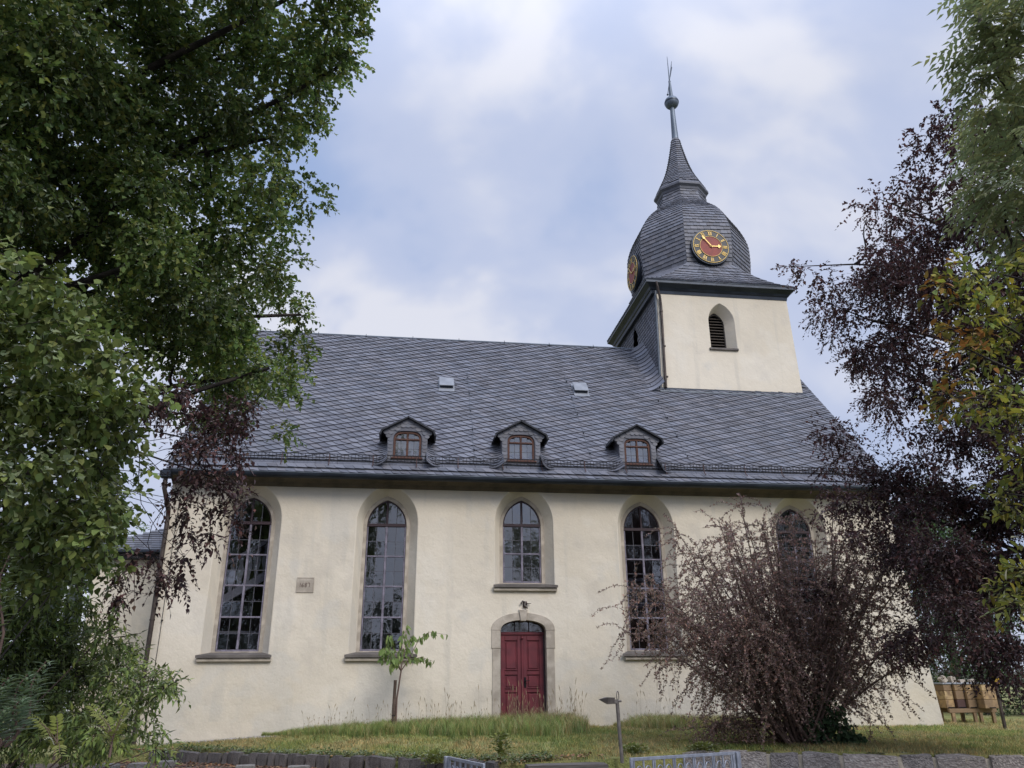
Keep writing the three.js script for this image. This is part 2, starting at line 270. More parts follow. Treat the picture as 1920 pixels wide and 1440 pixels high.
// ---- windows
const rw = rng(77);
OPEN.forEach((o, wi) => {
  const w = node('window', church), hw = 0.545, zF = -0.405;
  part('stone_frame', ringGeo(innerArch(o, 0.03, o.y0 - 0.02), archPts(o.x, hw + 0.012, o.y0 + 0.05, o.ys, o.ya - 0.065), -0.43, 0.10), MAT.stone, w);
  // wooden frame: pale weathered below, dark in the arch
  const ah = (e) => archPts(o.x, hw + e, o.ys + 0.03 - e, o.ys + 0.03, o.ya - 0.08 + e * 1.2);
  part('arch_frame', ringGeo(ah(0.02), ah(-0.032), zF, 0.045, 0.004), MAT.maroon, w);
  const yb = o.y0 + 0.055;
  for (const sx of [-1, 1]) part('stile', boxGeo(o.x + sx * hw - (sx > 0 ? 0.04 : 0), yb, zF, o.x + sx * hw + (sx > 0 ? 0 : 0.04), o.ys - 0.024, zF + 0.05, 0.006), MAT.lilac, w);
  part('bottom_rail', boxGeo(o.x - hw + 0.042, yb, zF, o.x + hw - 0.042, yb + 0.05, zF + 0.047, 0.006), MAT.lilac, w);
  const rows = o.tall ? 4 : 2, y1 = o.ys - 0.03, rh = (y1 - yb - 0.05) / rows;
  const ys = []; for (let i = 0; i <= rows; i++) ys.push(yb + 0.05 + rh * i);
  part('transom', boxGeo(o.x - hw, o.ys - 0.022, zF - 0.004, o.x + hw, o.ys + 0.03, zF + 0.062, 0.008), MAT.maroon, w);
  for (let i = 1; i < rows; i++) part('transom', boxGeo(o.x - hw + 0.042, ys[i] - 0.022, zF - 0.002, o.x + hw - 0.042, ys[i] + 0.022, zF + 0.052, 0.006), MAT.lilac, w);
  part('mullion', boxGeo(o.x - 0.03, yb + 0.052, zF - 0.003, o.x + 0.03, o.ys - 0.024, zF + 0.056, 0.008), MAT.lilac, w);
  part('arch_mullion', boxGeo(o.x - 0.026, o.ys + 0.032, zF - 0.003, o.x + 0.026, o.ya - 0.125, zF + 0.05, 0.008), MAT.maroon, w);
  // panes in lead, each set a little differently
  const lead = new B(), zg = zF + 0.018;
  const pane = (pts) => {
    let cx = 0, cy = 0; for (const [x, y] of pts) { cx += x; cy += y; } cx /= pts.length; cy /= pts.length;
    const b = new B(); b.poly(pts.map(([x, y]) => V(x - cx, y - cy, 0)));
    const m = part('pane', b.geo(), MAT.glass, w); m.position.set(cx, cy, zg); m.rotation.set((rw() - 0.5) * 0.06, (rw() - 0.5) * 0.05, 0);
    const uv = m.geometry.attributes.uv; const ou = rw() * 3, ov = rw() * 3; for (let i = 0; i < uv.count; i++) uv.setXY(i, uv.getX(i) + ou, uv.getY(i) + ov);
  };
  for (const sx of [-1, 1]) {
    const a = o.x + sx * 0.03, b = o.x + sx * (hw - 0.04), xm = (a + b) / 2;
    lead.box(xm - 0.007, yb + 0.05, zg - 0.006, xm + 0.007, o.ys - 0.024, zg + 0.008);
    for (let i = 0; i < rows; i++) {
      const ym = (ys[i] + ys[i + 1]) / 2; lead.box(Math.min(a, b), ym - 0.007, zg - 0.005, Math.max(a, b), ym + 0.007, zg + 0.0095);
      for (const [p, q] of [[a, xm], [xm, b]]) for (const [r, t] of [[ys[i], ym], [ym, ys[i + 1]]]) { const x0 = Math.min(p, q) + 0.004, x1 = Math.max(p, q) - 0.004; pane([[x0, r + 0.004], [x1, r + 0.004], [x1, t - 0.004], [x0, t - 0.004]]); }
    }
    // arch field
    const rise = o.ya - 0.11 - (o.ys + 0.03), h2 = hw - 0.03, R = (rise * rise + h2 * h2) / (2 * h2), top = (x) => o.ys + 0.03 + Math.sqrt(Math.max(0, R * R - Math.pow(Math.abs(x - o.x) + R - h2, 2)));
    lead.box(xm - 0.007, o.ys + 0.03, zg - 0.006, xm + 0.007, top(xm), zg + 0.008);
    for (const [p, q] of [[a, xm], [xm, b + sx * 0.008]]) {
      const x0 = Math.min(p, q) + 0.004, x1 = Math.max(p, q) - 0.004, pts = [[x0, o.ys + 0.034], [x1, o.ys + 0.034]];
      for (let i = 5; i >= 0; i--) { const x = mix(x0, x1, i / 5), y = top(x); if (y > o.ys + 0.05) pts.push([x, y]); }
      pane(pts);
    }
  }
  part('lead_came', lead.geo(), MAT.lead, w);
  // sill: sloping dark slab over a paler moulding
  const sw = o.tall ? 0.94 : 0.90, xs = o.x + 0.03, b = new B();
  const f = [[-0.44, o.y0 + 0.055], [0.13, o.y0 - 0.04], [0.13, o.y0 - 0.105], [-0.44, o.y0 - 0.105]];
  const L = f.map(([z, y]) => V(xs - (z > 0 ? sw : 0.62), y, z)), Rr = f.map(([z, y]) => V(xs + (z > 0 ? sw : 0.62), y, z));
  for (let i = 0; i < 4; i++) { const j = (i + 1) % 4; b.quad(L[i], L[j], Rr[j], Rr[i]); } b.poly(L.slice().reverse()); b.poly(Rr);
  part('sill', b.geo(), MAT.stoneDark, w);
  part('sill_moulding', boxGeo(xs - sw + (wi === 3 ? 0.09 : 0.015), o.y0 - 0.20, -0.03, xs + sw - 0.015, o.y0 - 0.108, 0.085, 0.012), MAT.stone, w);
});

// ---- seen through the glass: stair balustrade and gallery front
{
  const st = node('gallery_stair', church), k = 0.62, base = (x) => 3.35 + k * (x + 8.0), Z = -1.55;
  const board = (x0, x1, a, b, dz = 0.06) => { const g = new B(); g.quad(V(x0, base(x0) + a, Z + dz), V(x1, base(x1) + a, Z + dz), V(x1, base(x1) + b, Z + dz), V(x0, base(x0) + b, Z + dz)); g.quad(V(x0, base(x0) + b, Z + dz), V(x1, base(x1) + b, Z + dz), V(x1, base(x1) + b, Z - dz), V(x0, base(x0) + b, Z - dz)); g.quad(V(x0, base(x0) + a, Z - dz), V(x1, base(x1) + a, Z - dz), V(x1, base(x1) + a, Z + dz), V(x0, base(x0) + a, Z + dz)); g.quad(V(x1, base(x1) + a, Z - dz), V(x0, base(x0) + a, Z - dz), V(x0, base(x0) + b, Z - dz), V(x1, base(x1) + b, Z - dz)); return g.geo(); };
  part('stringer', board(-9.3, -5.4, -0.25, 0.0), MAT.oldPaint, st); part('handrail', board(-9.3, -5.4, 0.82, 0.94), MAT.oldPaint, st);
  const prof = [[0.035, 0], [0.05, 0.08], [0.05, 0.16], [0.09, 0.3], [0.1, 0.4], [0.06, 0.56], [0.045, 0.66], [0.07, 0.74], [0.05, 0.82]];
  for (let i = 0; i < 17; i++) { const x = -9.2 + i * 0.22; const pts = prof.map(([r, y]) => [x + r, base(x) + y + k * r]).concat(prof.slice().reverse().map(([r, y]) => [x - r, base(x) + y - k * r])); part('baluster', extrude(pts, Z - 0.02, 0.04, 0), MAT.oldPaint, st); }
  for (let i = 0; i < 16; i++) { const x = -9.3 + i * 0.245; part('stair_tread', boxGeo(x, base(x) - 0.1, Z - 1.1, x + 0.28, base(x) - 0.05, Z - 0.07), MAT.innerFloor, st); }
  const ga = node('gallery', church);
  part('gallery_floor', boxGeo(0.9, 2.95, -4.6, 11.0, 3.12, -2.2), MAT.oldPaint, ga); part('gallery_beam', boxGeo(0.9, 2.62, -2.5, 11.0, 2.94, -2.3, 0.01), MAT.inner, ga); part('gallery_front', boxGeo(0.9, 3.14, -2.32, 11.0, 3.72, -2.26, 0.01), MAT.inner, ga); part('gallery_rail', boxGeo(0.9, 3.74, -2.36, 11.0, 3.84, -2.2, 0.02), MAT.oldPaint, ga);
  for (const x of [1.2, 5.6, 10.6]) part('gallery_post', boxGeo(x - 0.08, 0.06, -2.48, x + 0.08, 2.61, -2.32, 0.015), MAT.oldPaint, ga);
  part('bench_back', boxGeo(-8.8, 2.18, -2.2, -6.2, 2.26, -2.14, 0.01), MAT.oldPaint, st);
}

// ---- door with stone surround
{
  const sr = node('door_surround', church), ox = 0.02;
  const el = (a, b, t) => [ox + a * Math.cos(t), 2.17 + b * Math.pow(Math.sin(t), 0.85)];
  for (const sx of [-1, 1]) {
    part('jamb_stone', boxGeo(ox + (sx < 0 ? -0.845 : 0.625), -0.45, -0.22, ox + (sx < 0 ? -0.625 : 0.845), 1.70, 0.022, 0.008), MAT.stone, sr);
    part('jamb_stone', boxGeo(ox + (sx < 0 ? -0.865 : 0.622), 1.706, -0.22, ox + (sx < 0 ? -0.622 : 0.865), 2.165, 0.026, 0.008), MAT.stone, sr);
    const pts = []; const t0 = 0.012, t1 = Math.PI / 2 - 0.13;
    for (let i = 0; i <= 10; i++) pts.push(el(0.622, 0.27, mix(t0, t1, i / 10)));
    for (let i = 10; i >= 0; i--) pts.push(el(0.868, 0.455, mix(t0, t1 - 0.02, i / 10)));
    const q = sx > 0 ? pts : pts.map(([x, y]) => [2 * ox - x, y]).reverse();
    part('arch_stone', extrude(q, -0.22, 0.236, 0.008), MAT.stone, sr);
  }
  part('keystone', extrude([[ox - 0.062, 2.42], [ox + 0.062, 2.42], [ox + 0.112, 2.70], [ox - 0.112, 2.70]], -0.22, 0.27, 0.01), MAT.stone, sr);
  const d = node('door', church), zd = -0.30;
  part('door_frame', ringGeo(doorOut(0.63, 0.285, -0.5), doorOut(0.585, 0.24, -0.46), zd - 0.02, 0.06, 0.004), MAT.maroon, d);
  part('transom', boxGeo(ox - 0.6, 2.06, zd - 0.03, ox + 0.6, 2.14, zd + 0.055, 0.012), MAT.door, d);
  { const pts = doorOut(0.59, 0.245, 2.13).slice(0); const b = new THREE.ShapeGeometry(toShape(pts)); const g = part('fanlight_pane', b, MAT.glass, d); g.position.z = zd; }
  for (const x of [-0.2, 0.2]) part('fanlight_bar', boxGeo(ox + x - 0.012, 2.14, zd - 0.01, ox + x + 0.012, 2.39, zd + 0.02, 0.003), MAT.maroon, d);
  for (const sx of [-1, 1]) {
    const x0 = sx < 0 ? ox - 0.60 : ox + 0.006, x1 = sx < 0 ? ox - 0.006 : ox + 0.60;
    part('leaf', boxGeo(x0, -0.35, zd - 0.04, x1, 2.055, zd - 0.005, 0.004), MAT.door, d);
    const sw = 0.125, rails = [[-0.35, -0.12], [0.60, 0.70], [1.04, 1.16], [1.92, 2.055]];
    for (const [a, b] of [[x0, x0 + sw], [x1 - sw, x1]]) part('stile', boxGeo(a, -0.35, zd - 0.004, b, 2.055, zd + 0.028, 0.006), MAT.door, d);
    for (const [a, b] of rails) part('rail', boxGeo(x0 + sw + 0.001, a, zd - 0.004, x1 - sw - 0.001, b, zd + 0.026, 0.006), MAT.door, d);
    for (let i = 0; i < 3; i++) {
      const a = rails[i][1] + 0.035, b = rails[i + 1][0] - 0.035, xa = x0 + sw + 0.035, xb = x1 - sw - 0.035;
      part('panel', boxGeo(xa, a, zd - 0.004, xb, b, zd + 0.016, 0.014), MAT.door, d);
      part('panel_ledge', boxGeo(xa - 0.03, rails[i][1] - 0.005, zd + 0.0265, xb + 0.03, rails[i][1] + 0.022, zd + 0.05, 0.006), MAT.door, d);
    }
  }
  part('astragal', boxGeo(ox - 0.03, -0.35, zd + 0.029, ox + 0.03, 2.05, zd + 0.062, 0.012), MAT.door, d);
  part('astragal_boss', new THREE.SphereGeometry(0.035, 10, 8).translate(ox, 1.98, zd + 0.07), MAT.door, d);
  part('lock_plate', boxGeo(ox + 0.045, 0.72, zd + 0.03, ox + 0.10, 0.98, zd + 0.042, 0.004), MAT.iron, d);
  part('door_handle', new B().tube([V(ox + 0.072, 0.88, zd + 0.04), V(ox + 0.072, 0.88, zd + 0.09), V(ox + 0.10, 0.885, zd + 0.1), V(ox + 0.19, 0.895, zd + 0.095)], [0.012, 0.012, 0.012, 0.009], 8).geo(), MAT.iron, d);
  part('threshold', boxGeo(ox - 0.64, -0.5, -0.5, ox + 0.64, -0.36, 0.1, 0.02), MAT.stoneDark, church);
}
{ // date stone
  const p = node('date_stone', church);
  part('tablet', boxGeo(-6.08, 3.13, -0.02, -5.63, 3.52, 0.012, 0.008), MAT.stone, p);
  part('tablet_rim', ringGeo([[-6.08, 3.13], [-5.63, 3.13], [-5.63, 3.52], [-6.08, 3.52]], [[-6.062, 3.148], [-5.648, 3.148], [-5.648, 3.502], [-6.062, 3.502]], 0.008, 0.008, 0.003), MAT.stone, p);
  const ink = std({ color: 0x5d473d, roughness: 0.9 });
  const strokes = [[[0, 0], [0, 0.1]], null, [[0.075, 0.1], [0.045, 0.06], [0.035, 0.03], [0.055, 0.0], [0.08, 0.015], [0.075, 0.045], [0.045, 0.05]], null, [[0.135, 0.055], [0.115, 0.075], [0.13, 0.1], [0.155, 0.095], [0.16, 0.07], [0.135, 0.055], [0.115, 0.03], [0.13, 0.0], [0.155, 0.01], [0.16, 0.035], [0.135, 0.055]], null, [[0.185, 0.1], [0.215, 0.105], [0.235, 0.085], [0.235, 0.03], [0.22, 0.0]]].filter(Boolean);
  for (const s of strokes) part('numeral', new B().tube(s.map(([x, y]) => V(-5.985 + x * 1.05, 3.27 + y * 1.05, 0.015)), 0.0065, 5).geo(), ink, p);
}

// ---- roof
const SLOPE = 1.142, RA = Math.atan(SLOPE), RL = Math.hypot(5.9, 5.9 * SLOPE), RX0 = -9.66, EY = 6.3, EZ = 0.5;
const roof = node('roof', church, [RX0, EY, EZ]); roof.rotation.x = -(Math.PI / 2 - RA); // local: x along the eaves, y up the slope, z out
const RW = 11.36 - RX0, onRoof = (x, y) => V(x - RX0, (y - EY) / Math.sin(RA), 0);
const sag = (x, y) => 0.035 * (fbm(x * 0.28 + 4, y * 0.35, 3.3, 3) - 0.5) - 0.02 * Math.sin(Math.PI * clamp(x / 21)) * Math.sin(Math.PI * clamp(y / RL));
{
  const g = new THREE.PlaneGeometry(RW, RL + 0.1, 60, 30); g.translate(RW / 2, RL / 2 - 0.05, -0.03); const P = g.attributes.position; for (let i = 0; i < P.count; i++) P.setZ(i, P.getZ(i) + sag(P.getX(i), P.getY(i))); g.computeVertexNormals();
  part('roof_deck', g, MAT.slateDeck, roof);
  const b = new B(), ry = 13.02, rz = -5.42;
  b.quad(V(RX0, ry, rz), V(RX0 + RW, ry, rz), V(RX0 + RW, EY, -11.6), V(RX0, EY, -11.6)); b.quad(V(RX0, EY, -11.6), V(RX0 + RW, EY, -11.6), V(RX0 + RW, EY - 0.05, 0.3), V(RX0, EY - 0.05, 0.3));
  part('rear_slope', b.geo(), SLATE[2], church);
  for (const x of [RX0 - 0.02, RX0 + RW]) { const vg = new B(); const a = V(x, EY - 0.03, EZ + 0.03), c = V(x, 13.06, -5.4); const o = V(0.03, 0, 0), n = V(0, Math.cos(RA), Math.sin(RA)).multiplyScalar(0.1); const q = [a, a.clone().add(o), c.clone().add(o), c.clone()]; const l = q.map((p) => p.clone().sub(n)), h = q.map((p) => p.clone().addScaledVector(n, 0.45)); vg.poly(h); vg.poly(l.slice().reverse()); for (let i = 0; i < 4; i++) { const j = (i + 1) % 4; vg.quad(l[i], l[j], h[j], h[i]); } part('verge_board', vg.geo(), MAT.zinc, church); }
}
// slates: scale-shaped, laid in rising courses, the rounded heel to the lower left
const SA = 20 * DEG, SW = 0.215, SH = 0.285;
function slatePts(r) {
  const j = () => (r() - 0.5) * 0.012;
  return [[0.335, 0.0 + j() * 0.4], [0.155 + j(), 0.0 + j() * 0.4], [0.085 + j(), 0.026], [0.03 + j(), 0.085 + j()], [-0.015 + j(), 0.17], [-0.05, 0.30], [-0.06, 0.385], [0.315, 0.385]];
}
const TH = 0.019, lift = (s, t) => 0.056 * (1 - t / 0.39) + 0.029 * (1 - s / 0.33);
function slateSolid(b, pts, place) { // pts in (s,t); place maps (s,t,h) to a point
  const top = pts.map(([s, t]) => place(s, t, lift(s, t) + TH)), bot = pts.map(([s, t]) => place(s, t, lift(s, t)));
  b.poly(top.slice().reverse()); for (let i = 0; i < pts.length; i++) { const j = (i + 1) % pts.length; b.quad(top[i], top[j], bot[j], bot[i]); }
}
function clip(pts, nx, ny, d) { const o = []; for (let i = 0; i < pts.length; i++) { const a = pts[i], b = pts[(i + 1) % pts.length], da = a[0] * nx + a[1] * ny - d, db = b[0] * nx + b[1] * ny - d; if (da >= 0) o.push(a); if (da * db < 0) { const t = da / (da - db); o.push([a[0] + (b[0] - a[0]) * t, a[1] + (b[1] - a[1]) * t]); } } return o; }
const DORMERS = [-3.31, 0.0, 3.52];
{
  const r = rng(5), ca = Math.cos(SA), sa = Math.sin(SA), variants = [0, 1, 2, 3, 4].map(() => slatePts(r)), geos = variants.map((p) => { const b = new B(); slateSolid(b, p, (s, t, h) => V(s * ca - t * sa, s * sa + t * ca, h)); return b.geo(); });
  const field = new B(true), full = [], V0 = 0.66, V1 = RL - 0.14;
  const tw0 = 5.45 - RX0, tw1 = 11.05 - RX0, twV = (10.52 - EY) / Math.sin(RA) + 0.25;
  for (let n = -32; n < 60; n++) for (let m = -12; m < 160; m++) {
    const s = m * SW + (n % 2) * 0.04 + (r() - 0.5) * 0.02, t = n * SH + (r() - 0.5) * 0.008, x = s * ca - t * sa, y = s * sa + t * ca;
    if (x < -0.6 || x > RW + 0.6 || y < -0.6 || y > RL + 0.6) continue;
    const pts = variants[(m * 7 + n * 13 + 500) % 5];
    if (x > tw0 && x < tw1 && y > twV) continue;
    if (DORMERS.some((d) => Math.abs(x + RX0 - d) < 0.42 && y > 0.8 && y < 1.9)) continue;
    const w = pts.map(([a, b]) => [x + a * ca - b * sa, y + a * sa + b * ca]);
    const inside = w.every(([X, Y]) => X > 0 && X < RW && Y > V0 && Y < V1), z = sag(x, y);
    if (inside) { full.push({ x, y, z, v: (m * 7 + n * 13 + 500) % 5 }); continue; }
    let c = clip(clip(clip(clip(w, 1, 0, 0.0), -1, 0, -RW), 0, 1, V0), 0, -1, -V1); if (c.length < 3) continue;
    let area = 0; for (let i = 0; i < c.length; i++) { const j = (i + 1) % c.length; area += c[i][0] * c[j][1] - c[j][0] * c[i][1]; } if (Math.abs(area) < 0.004) continue;
    const loc = c.map(([X, Y]) => [(X - x) * ca + (Y - y) * sa, -(X - x) * sa + (Y - y) * ca]);
    field.k = slateTone(r); slateSolid(field, loc, (a, b, h) => V(x + a * ca - b * sa, y + a * sa + b * ca, h + z));
  }
  // the 300 that show largest are single slates
  const wp = (f) => V(f.x + RX0, EY + f.y * Math.sin(RA), EZ - f.y * Math.cos(RA));
  const rank = full.map((f) => ({ f, d: wp(f).distanceTo(CP) + (f.x + RX0 < -6.3 || f.x + RX0 > 8.2 ? 50 : 0) })).sort((a, b) => a.d - b.d);
  rank.forEach(({ f }, i) => {
    if (i < 300) { const m = part('slate', geos[f.v], SLATE[Math.floor(r() * SLATE.length)], roof); m.position.set(f.x, f.y, f.z); m.rotation.z = (r() - 0.5) * 0.02; return; }
    field.k = slateTone(r); const q = (r() - 0.5) * 0.03, c2 = Math.cos(SA + q), s2 = Math.sin(SA + q); slateSolid(field, variants[f.v], (a, b, h) => V(f.x + a * c2 - b * s2, f.y + a * s2 + b * c2, h + f.z));
  });
  // plain courses at eaves, verges and ridge
  const course = (x0, x1, y, h, w, slant, zz) => { for (let x = x0; x < x1; x += w) { const X1 = Math.min(x + w * 1.05, x1), hh = h * (1 + (r() - 0.5) * 0.06); field.k = slateTone(r); const q = [V(x - slant, y + hh, zz), V(x, y + (r() - 0.5) * 0.02, zz + 0.055), V(X1, y + (r() - 0.5) * 0.02, zz + 0.036), V(X1 - slant, y + hh, zz - 0.004)]; const lo = q.map((p) => V(p.x, p.y, p.z - 0.026)); field.quad(q[0], q[1], q[2], q[3]); field.quad(lo[1], lo[2], q[2], q[1]); field.quad(lo[0], lo[1], q[1], q[0]); } };
  course(0.0, RW, -0.06, 0.24, 0.24, 0.10, 0.012); course(0.0, RW, 0.13, 0.24, 0.26, 0.10, 0.022);
  course(0.0, RW, 0.55, 0.2, 0.34, 0.06, 0.012);
  course(0.0, tw0 + 0.1, RL - 0.27, 0.25, 0.22, 0.08, 0.016);
  const fm = part('slate_field', field.geo(), SLATE_VC, roof); fm.userData.kind = 'stuff';
  // pale lap strip below the snow guard
  for (let x = 0.05, i = 0; x < RW - 0.1; i++) { const w = 0.5 + r() * 0.5, x1 = Math.min(x + w, RW - 0.05); part('lap_slate', boxGeo(x + 0.004, 0.335 + (r() - 0.5) * 0.02, 0.02, x1 - 0.004, 0.56, 0.034, 0.003, new THREE.Matrix4().makeRotationX(-0.03)), SLATE[4], roof); x = x1; }
  // ridge cap with its conductor
  part('ridge_cap', new B().box(0, RL - 0.07, -0.02, tw0 + 0.2, RL + 0.05, 0.045, 0.012).geo(), MAT.lead2, roof);
  const cond = new B(); const wire = []; for (let x = 0.2; x < tw0; x += 0.9) wire.push(V(x, RL - 0.16 + 0.02 * Math.sin(x * 2.1), 0.10)); cond.tube(wire, 0.008, 5);
  part('conductor', cond.geo(), MAT.iron, roof);
  for (let x = 1.1; x < tw0; x += 1.75) part('conductor_holder', new B().tube([V(x, RL - 0.28, 0.03), V(x, RL - 0.16, 0.10), V(x, RL - 0.02, 0.12)], 0.010, 5).geo(), MAT.iron, roof);
  for (const x of [-1.35, 2.15, 5.2]) { const pts = []; for (let y = 0.8; y < (x > 5 ? 4.6 : 6.4); y += 0.5) pts.push(V(x - RX0 + 0.02 * Math.sin(y * 3), y, 0.085)); part('conductor', new B().tube(pts, 0.0045, 5).geo(), MAT.lead2, roof); for (let y = 1.2; y < 6; y += 1.15) part('conductor_holder', boxGeo(x - RX0 - 0.015, y, 0.04, x - RX0 + 0.015, y + 0.035, 0.11), MAT.iron, roof); }
  // roof hatches
  for (const [x, y] of [[-2.10, 10.06], [2.55, 10.08]]) {
    const h = onRoof(x, y), k = node('roof_hatch', church); k.position.copy(roof.position); k.rotation.copy(roof.rotation);
    part('hatch_flashing', boxGeo(h.x - 0.27, h.y - 0.20, 0.05, h.x + 0.27, h.y + 0.62, 0.075, 0.005), MAT.zincLight, k); part('hatch_curb', boxGeo(h.x - 0.22, h.y + 0.02, 0.076, h.x + 0.22, h.y + 0.52, 0.17, 0.008), MAT.zinc, k); part('hatch_lid', boxGeo(h.x - 0.25, h.y - 0.01, 0.171, h.x + 0.25, h.y + 0.55, 0.20, 0.012), MAT.zincLight, k);
  }
}
{ // snow guard
  const g = node('snow_guard', church), y0 = 6.66, z0 = 0.30, x0 = -9.45, x1 = 11.1, H = 0.205;
  part('top_rail', boxGeo(x0, y0 + H, z0 - 0.01, x1, y0 + H + 0.02, z0 + 0.01), MAT.iron, g); part('bottom_rail', boxGeo(x0, y0, z0 - 0.01, x1, y0 + 0.018, z0 + 0.01), MAT.iron, g); part('middle_rail', boxGeo(x0, y0 + H * 0.5, z0 - 0.008, x1, y0 + H * 0.5 + 0.014, z0 + 0.008), MAT.iron, g);
  const bars = new B(); for (let x = x0; x < x1; x += 0.098) bars.box(x - 0.006, y0 + 0.018, z0 - 0.006, x + 0.006, y0 + H, z0 + 0.006); part('bars', bars.geo(), MAT.iron, g).userData.kind = 'stuff';
  const r = rng(9); for (let x = x0 + 0.3; x < x1; x += 1.22) { const X = x + (r() - 0.5) * 0.1; part('bracket', new B().tube([V(X, y0 + H, z0), V(X, y0 - 0.02, z0), V(X, y0 - 0.13, z0 + 0.12)], 0.014, 5).geo(), MAT.rust, g); }
}
{ // eaves: cornice, gutter, downpipe
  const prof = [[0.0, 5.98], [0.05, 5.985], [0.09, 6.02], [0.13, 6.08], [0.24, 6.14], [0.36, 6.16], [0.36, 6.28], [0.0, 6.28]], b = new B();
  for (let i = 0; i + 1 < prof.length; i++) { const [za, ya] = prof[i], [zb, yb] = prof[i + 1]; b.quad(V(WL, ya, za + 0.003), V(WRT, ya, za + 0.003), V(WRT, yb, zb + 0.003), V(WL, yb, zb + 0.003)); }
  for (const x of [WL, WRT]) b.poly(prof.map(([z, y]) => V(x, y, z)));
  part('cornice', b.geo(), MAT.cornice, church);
  const gt = new B(), pr = []; for (let i = 0; i <= 10; i++) { const t = Math.PI * i / 10; pr.push([0.55 - 0.085 * Math.cos(t), 6.235 - 0.115 * Math.sin(t)]); } pr.push([0.645, 6.25], [0.625, 6.25]);
  for (let i = 0; i + 1 < pr.length; i++) gt.quad(V(WL - 0.12, pr[i][1], pr[i][0]), V(WRT + 0.1, pr[i][1], pr[i][0]), V(WRT + 0.1, pr[i + 1][1], pr[i + 1][0]), V(WL - 0.12, pr[i + 1][1], pr[i + 1][0]));
  for (const x of [WL - 0.12, WRT + 0.1]) gt.poly(pr.map(([z, y]) => V(x, y, z)));
  part('gutter', gt.geo(), MAT.zinc, church);
  part('gutter_bead', new B().tube([V(WL - 0.12, 6.248, 0.636), V(WRT + 0.1, 6.248, 0.636)], 0.012, 6).geo(), MAT.lead2, church);
  part('fascia', boxGeo(WL - 0.02, 6.14, 0.40, WRT + 0.05, 6.31, 0.455, 0.004), MAT.zinc, church);
  const dp = node('downpipe', church), X = WL + 0.02;
  part('hopper', new B().box(X - 0.20, 6.02, 0.43, X + 0.08, 6.22, 0.66, 0.02).geo(), MAT.zinc, dp);
  part('pipe', new B().tube([V(X - 0.06, 6.05, 0.54), V(X - 0.06, 5.75, 0.53), V(X - 0.02, 5.55, 0.42), V(X + 0.02, 5.25, 0.17), V(X + 0.02, 5.05, 0.12), V(X + 0.02, 2.6, 0.12), V(X + 0.02, -0.5, 0.12)], 0.058, 10).geo(), MAT.copperPipe, dp);
  for (const y of [4.6, 2.4, 0.7]) part('pipe_clip', new B().tube([V(X + 0.02, y, 0.12), V(X + 0.02, y + 0.04, 0.12)], 0.068, 10).geo(), MAT.copperPipe, dp);
  part('wall_conductor', new B().tube([V(X + 0.24, 6.0, 0.05), V(X + 0.23, 4, 0.04), V(X + 0.24, 2, 0.045), V(X + 0.22, -0.3, 0.04)], 0.008, 5).geo(), MAT.iron, church);
  for (const y of [4.8, 3.6, 2.4, 1.2]) part('conductor_holder', boxGeo(X + 0.215, y, 0.0, X + 0.255, y + 0.03, 0.06), MAT.iron, church);
}

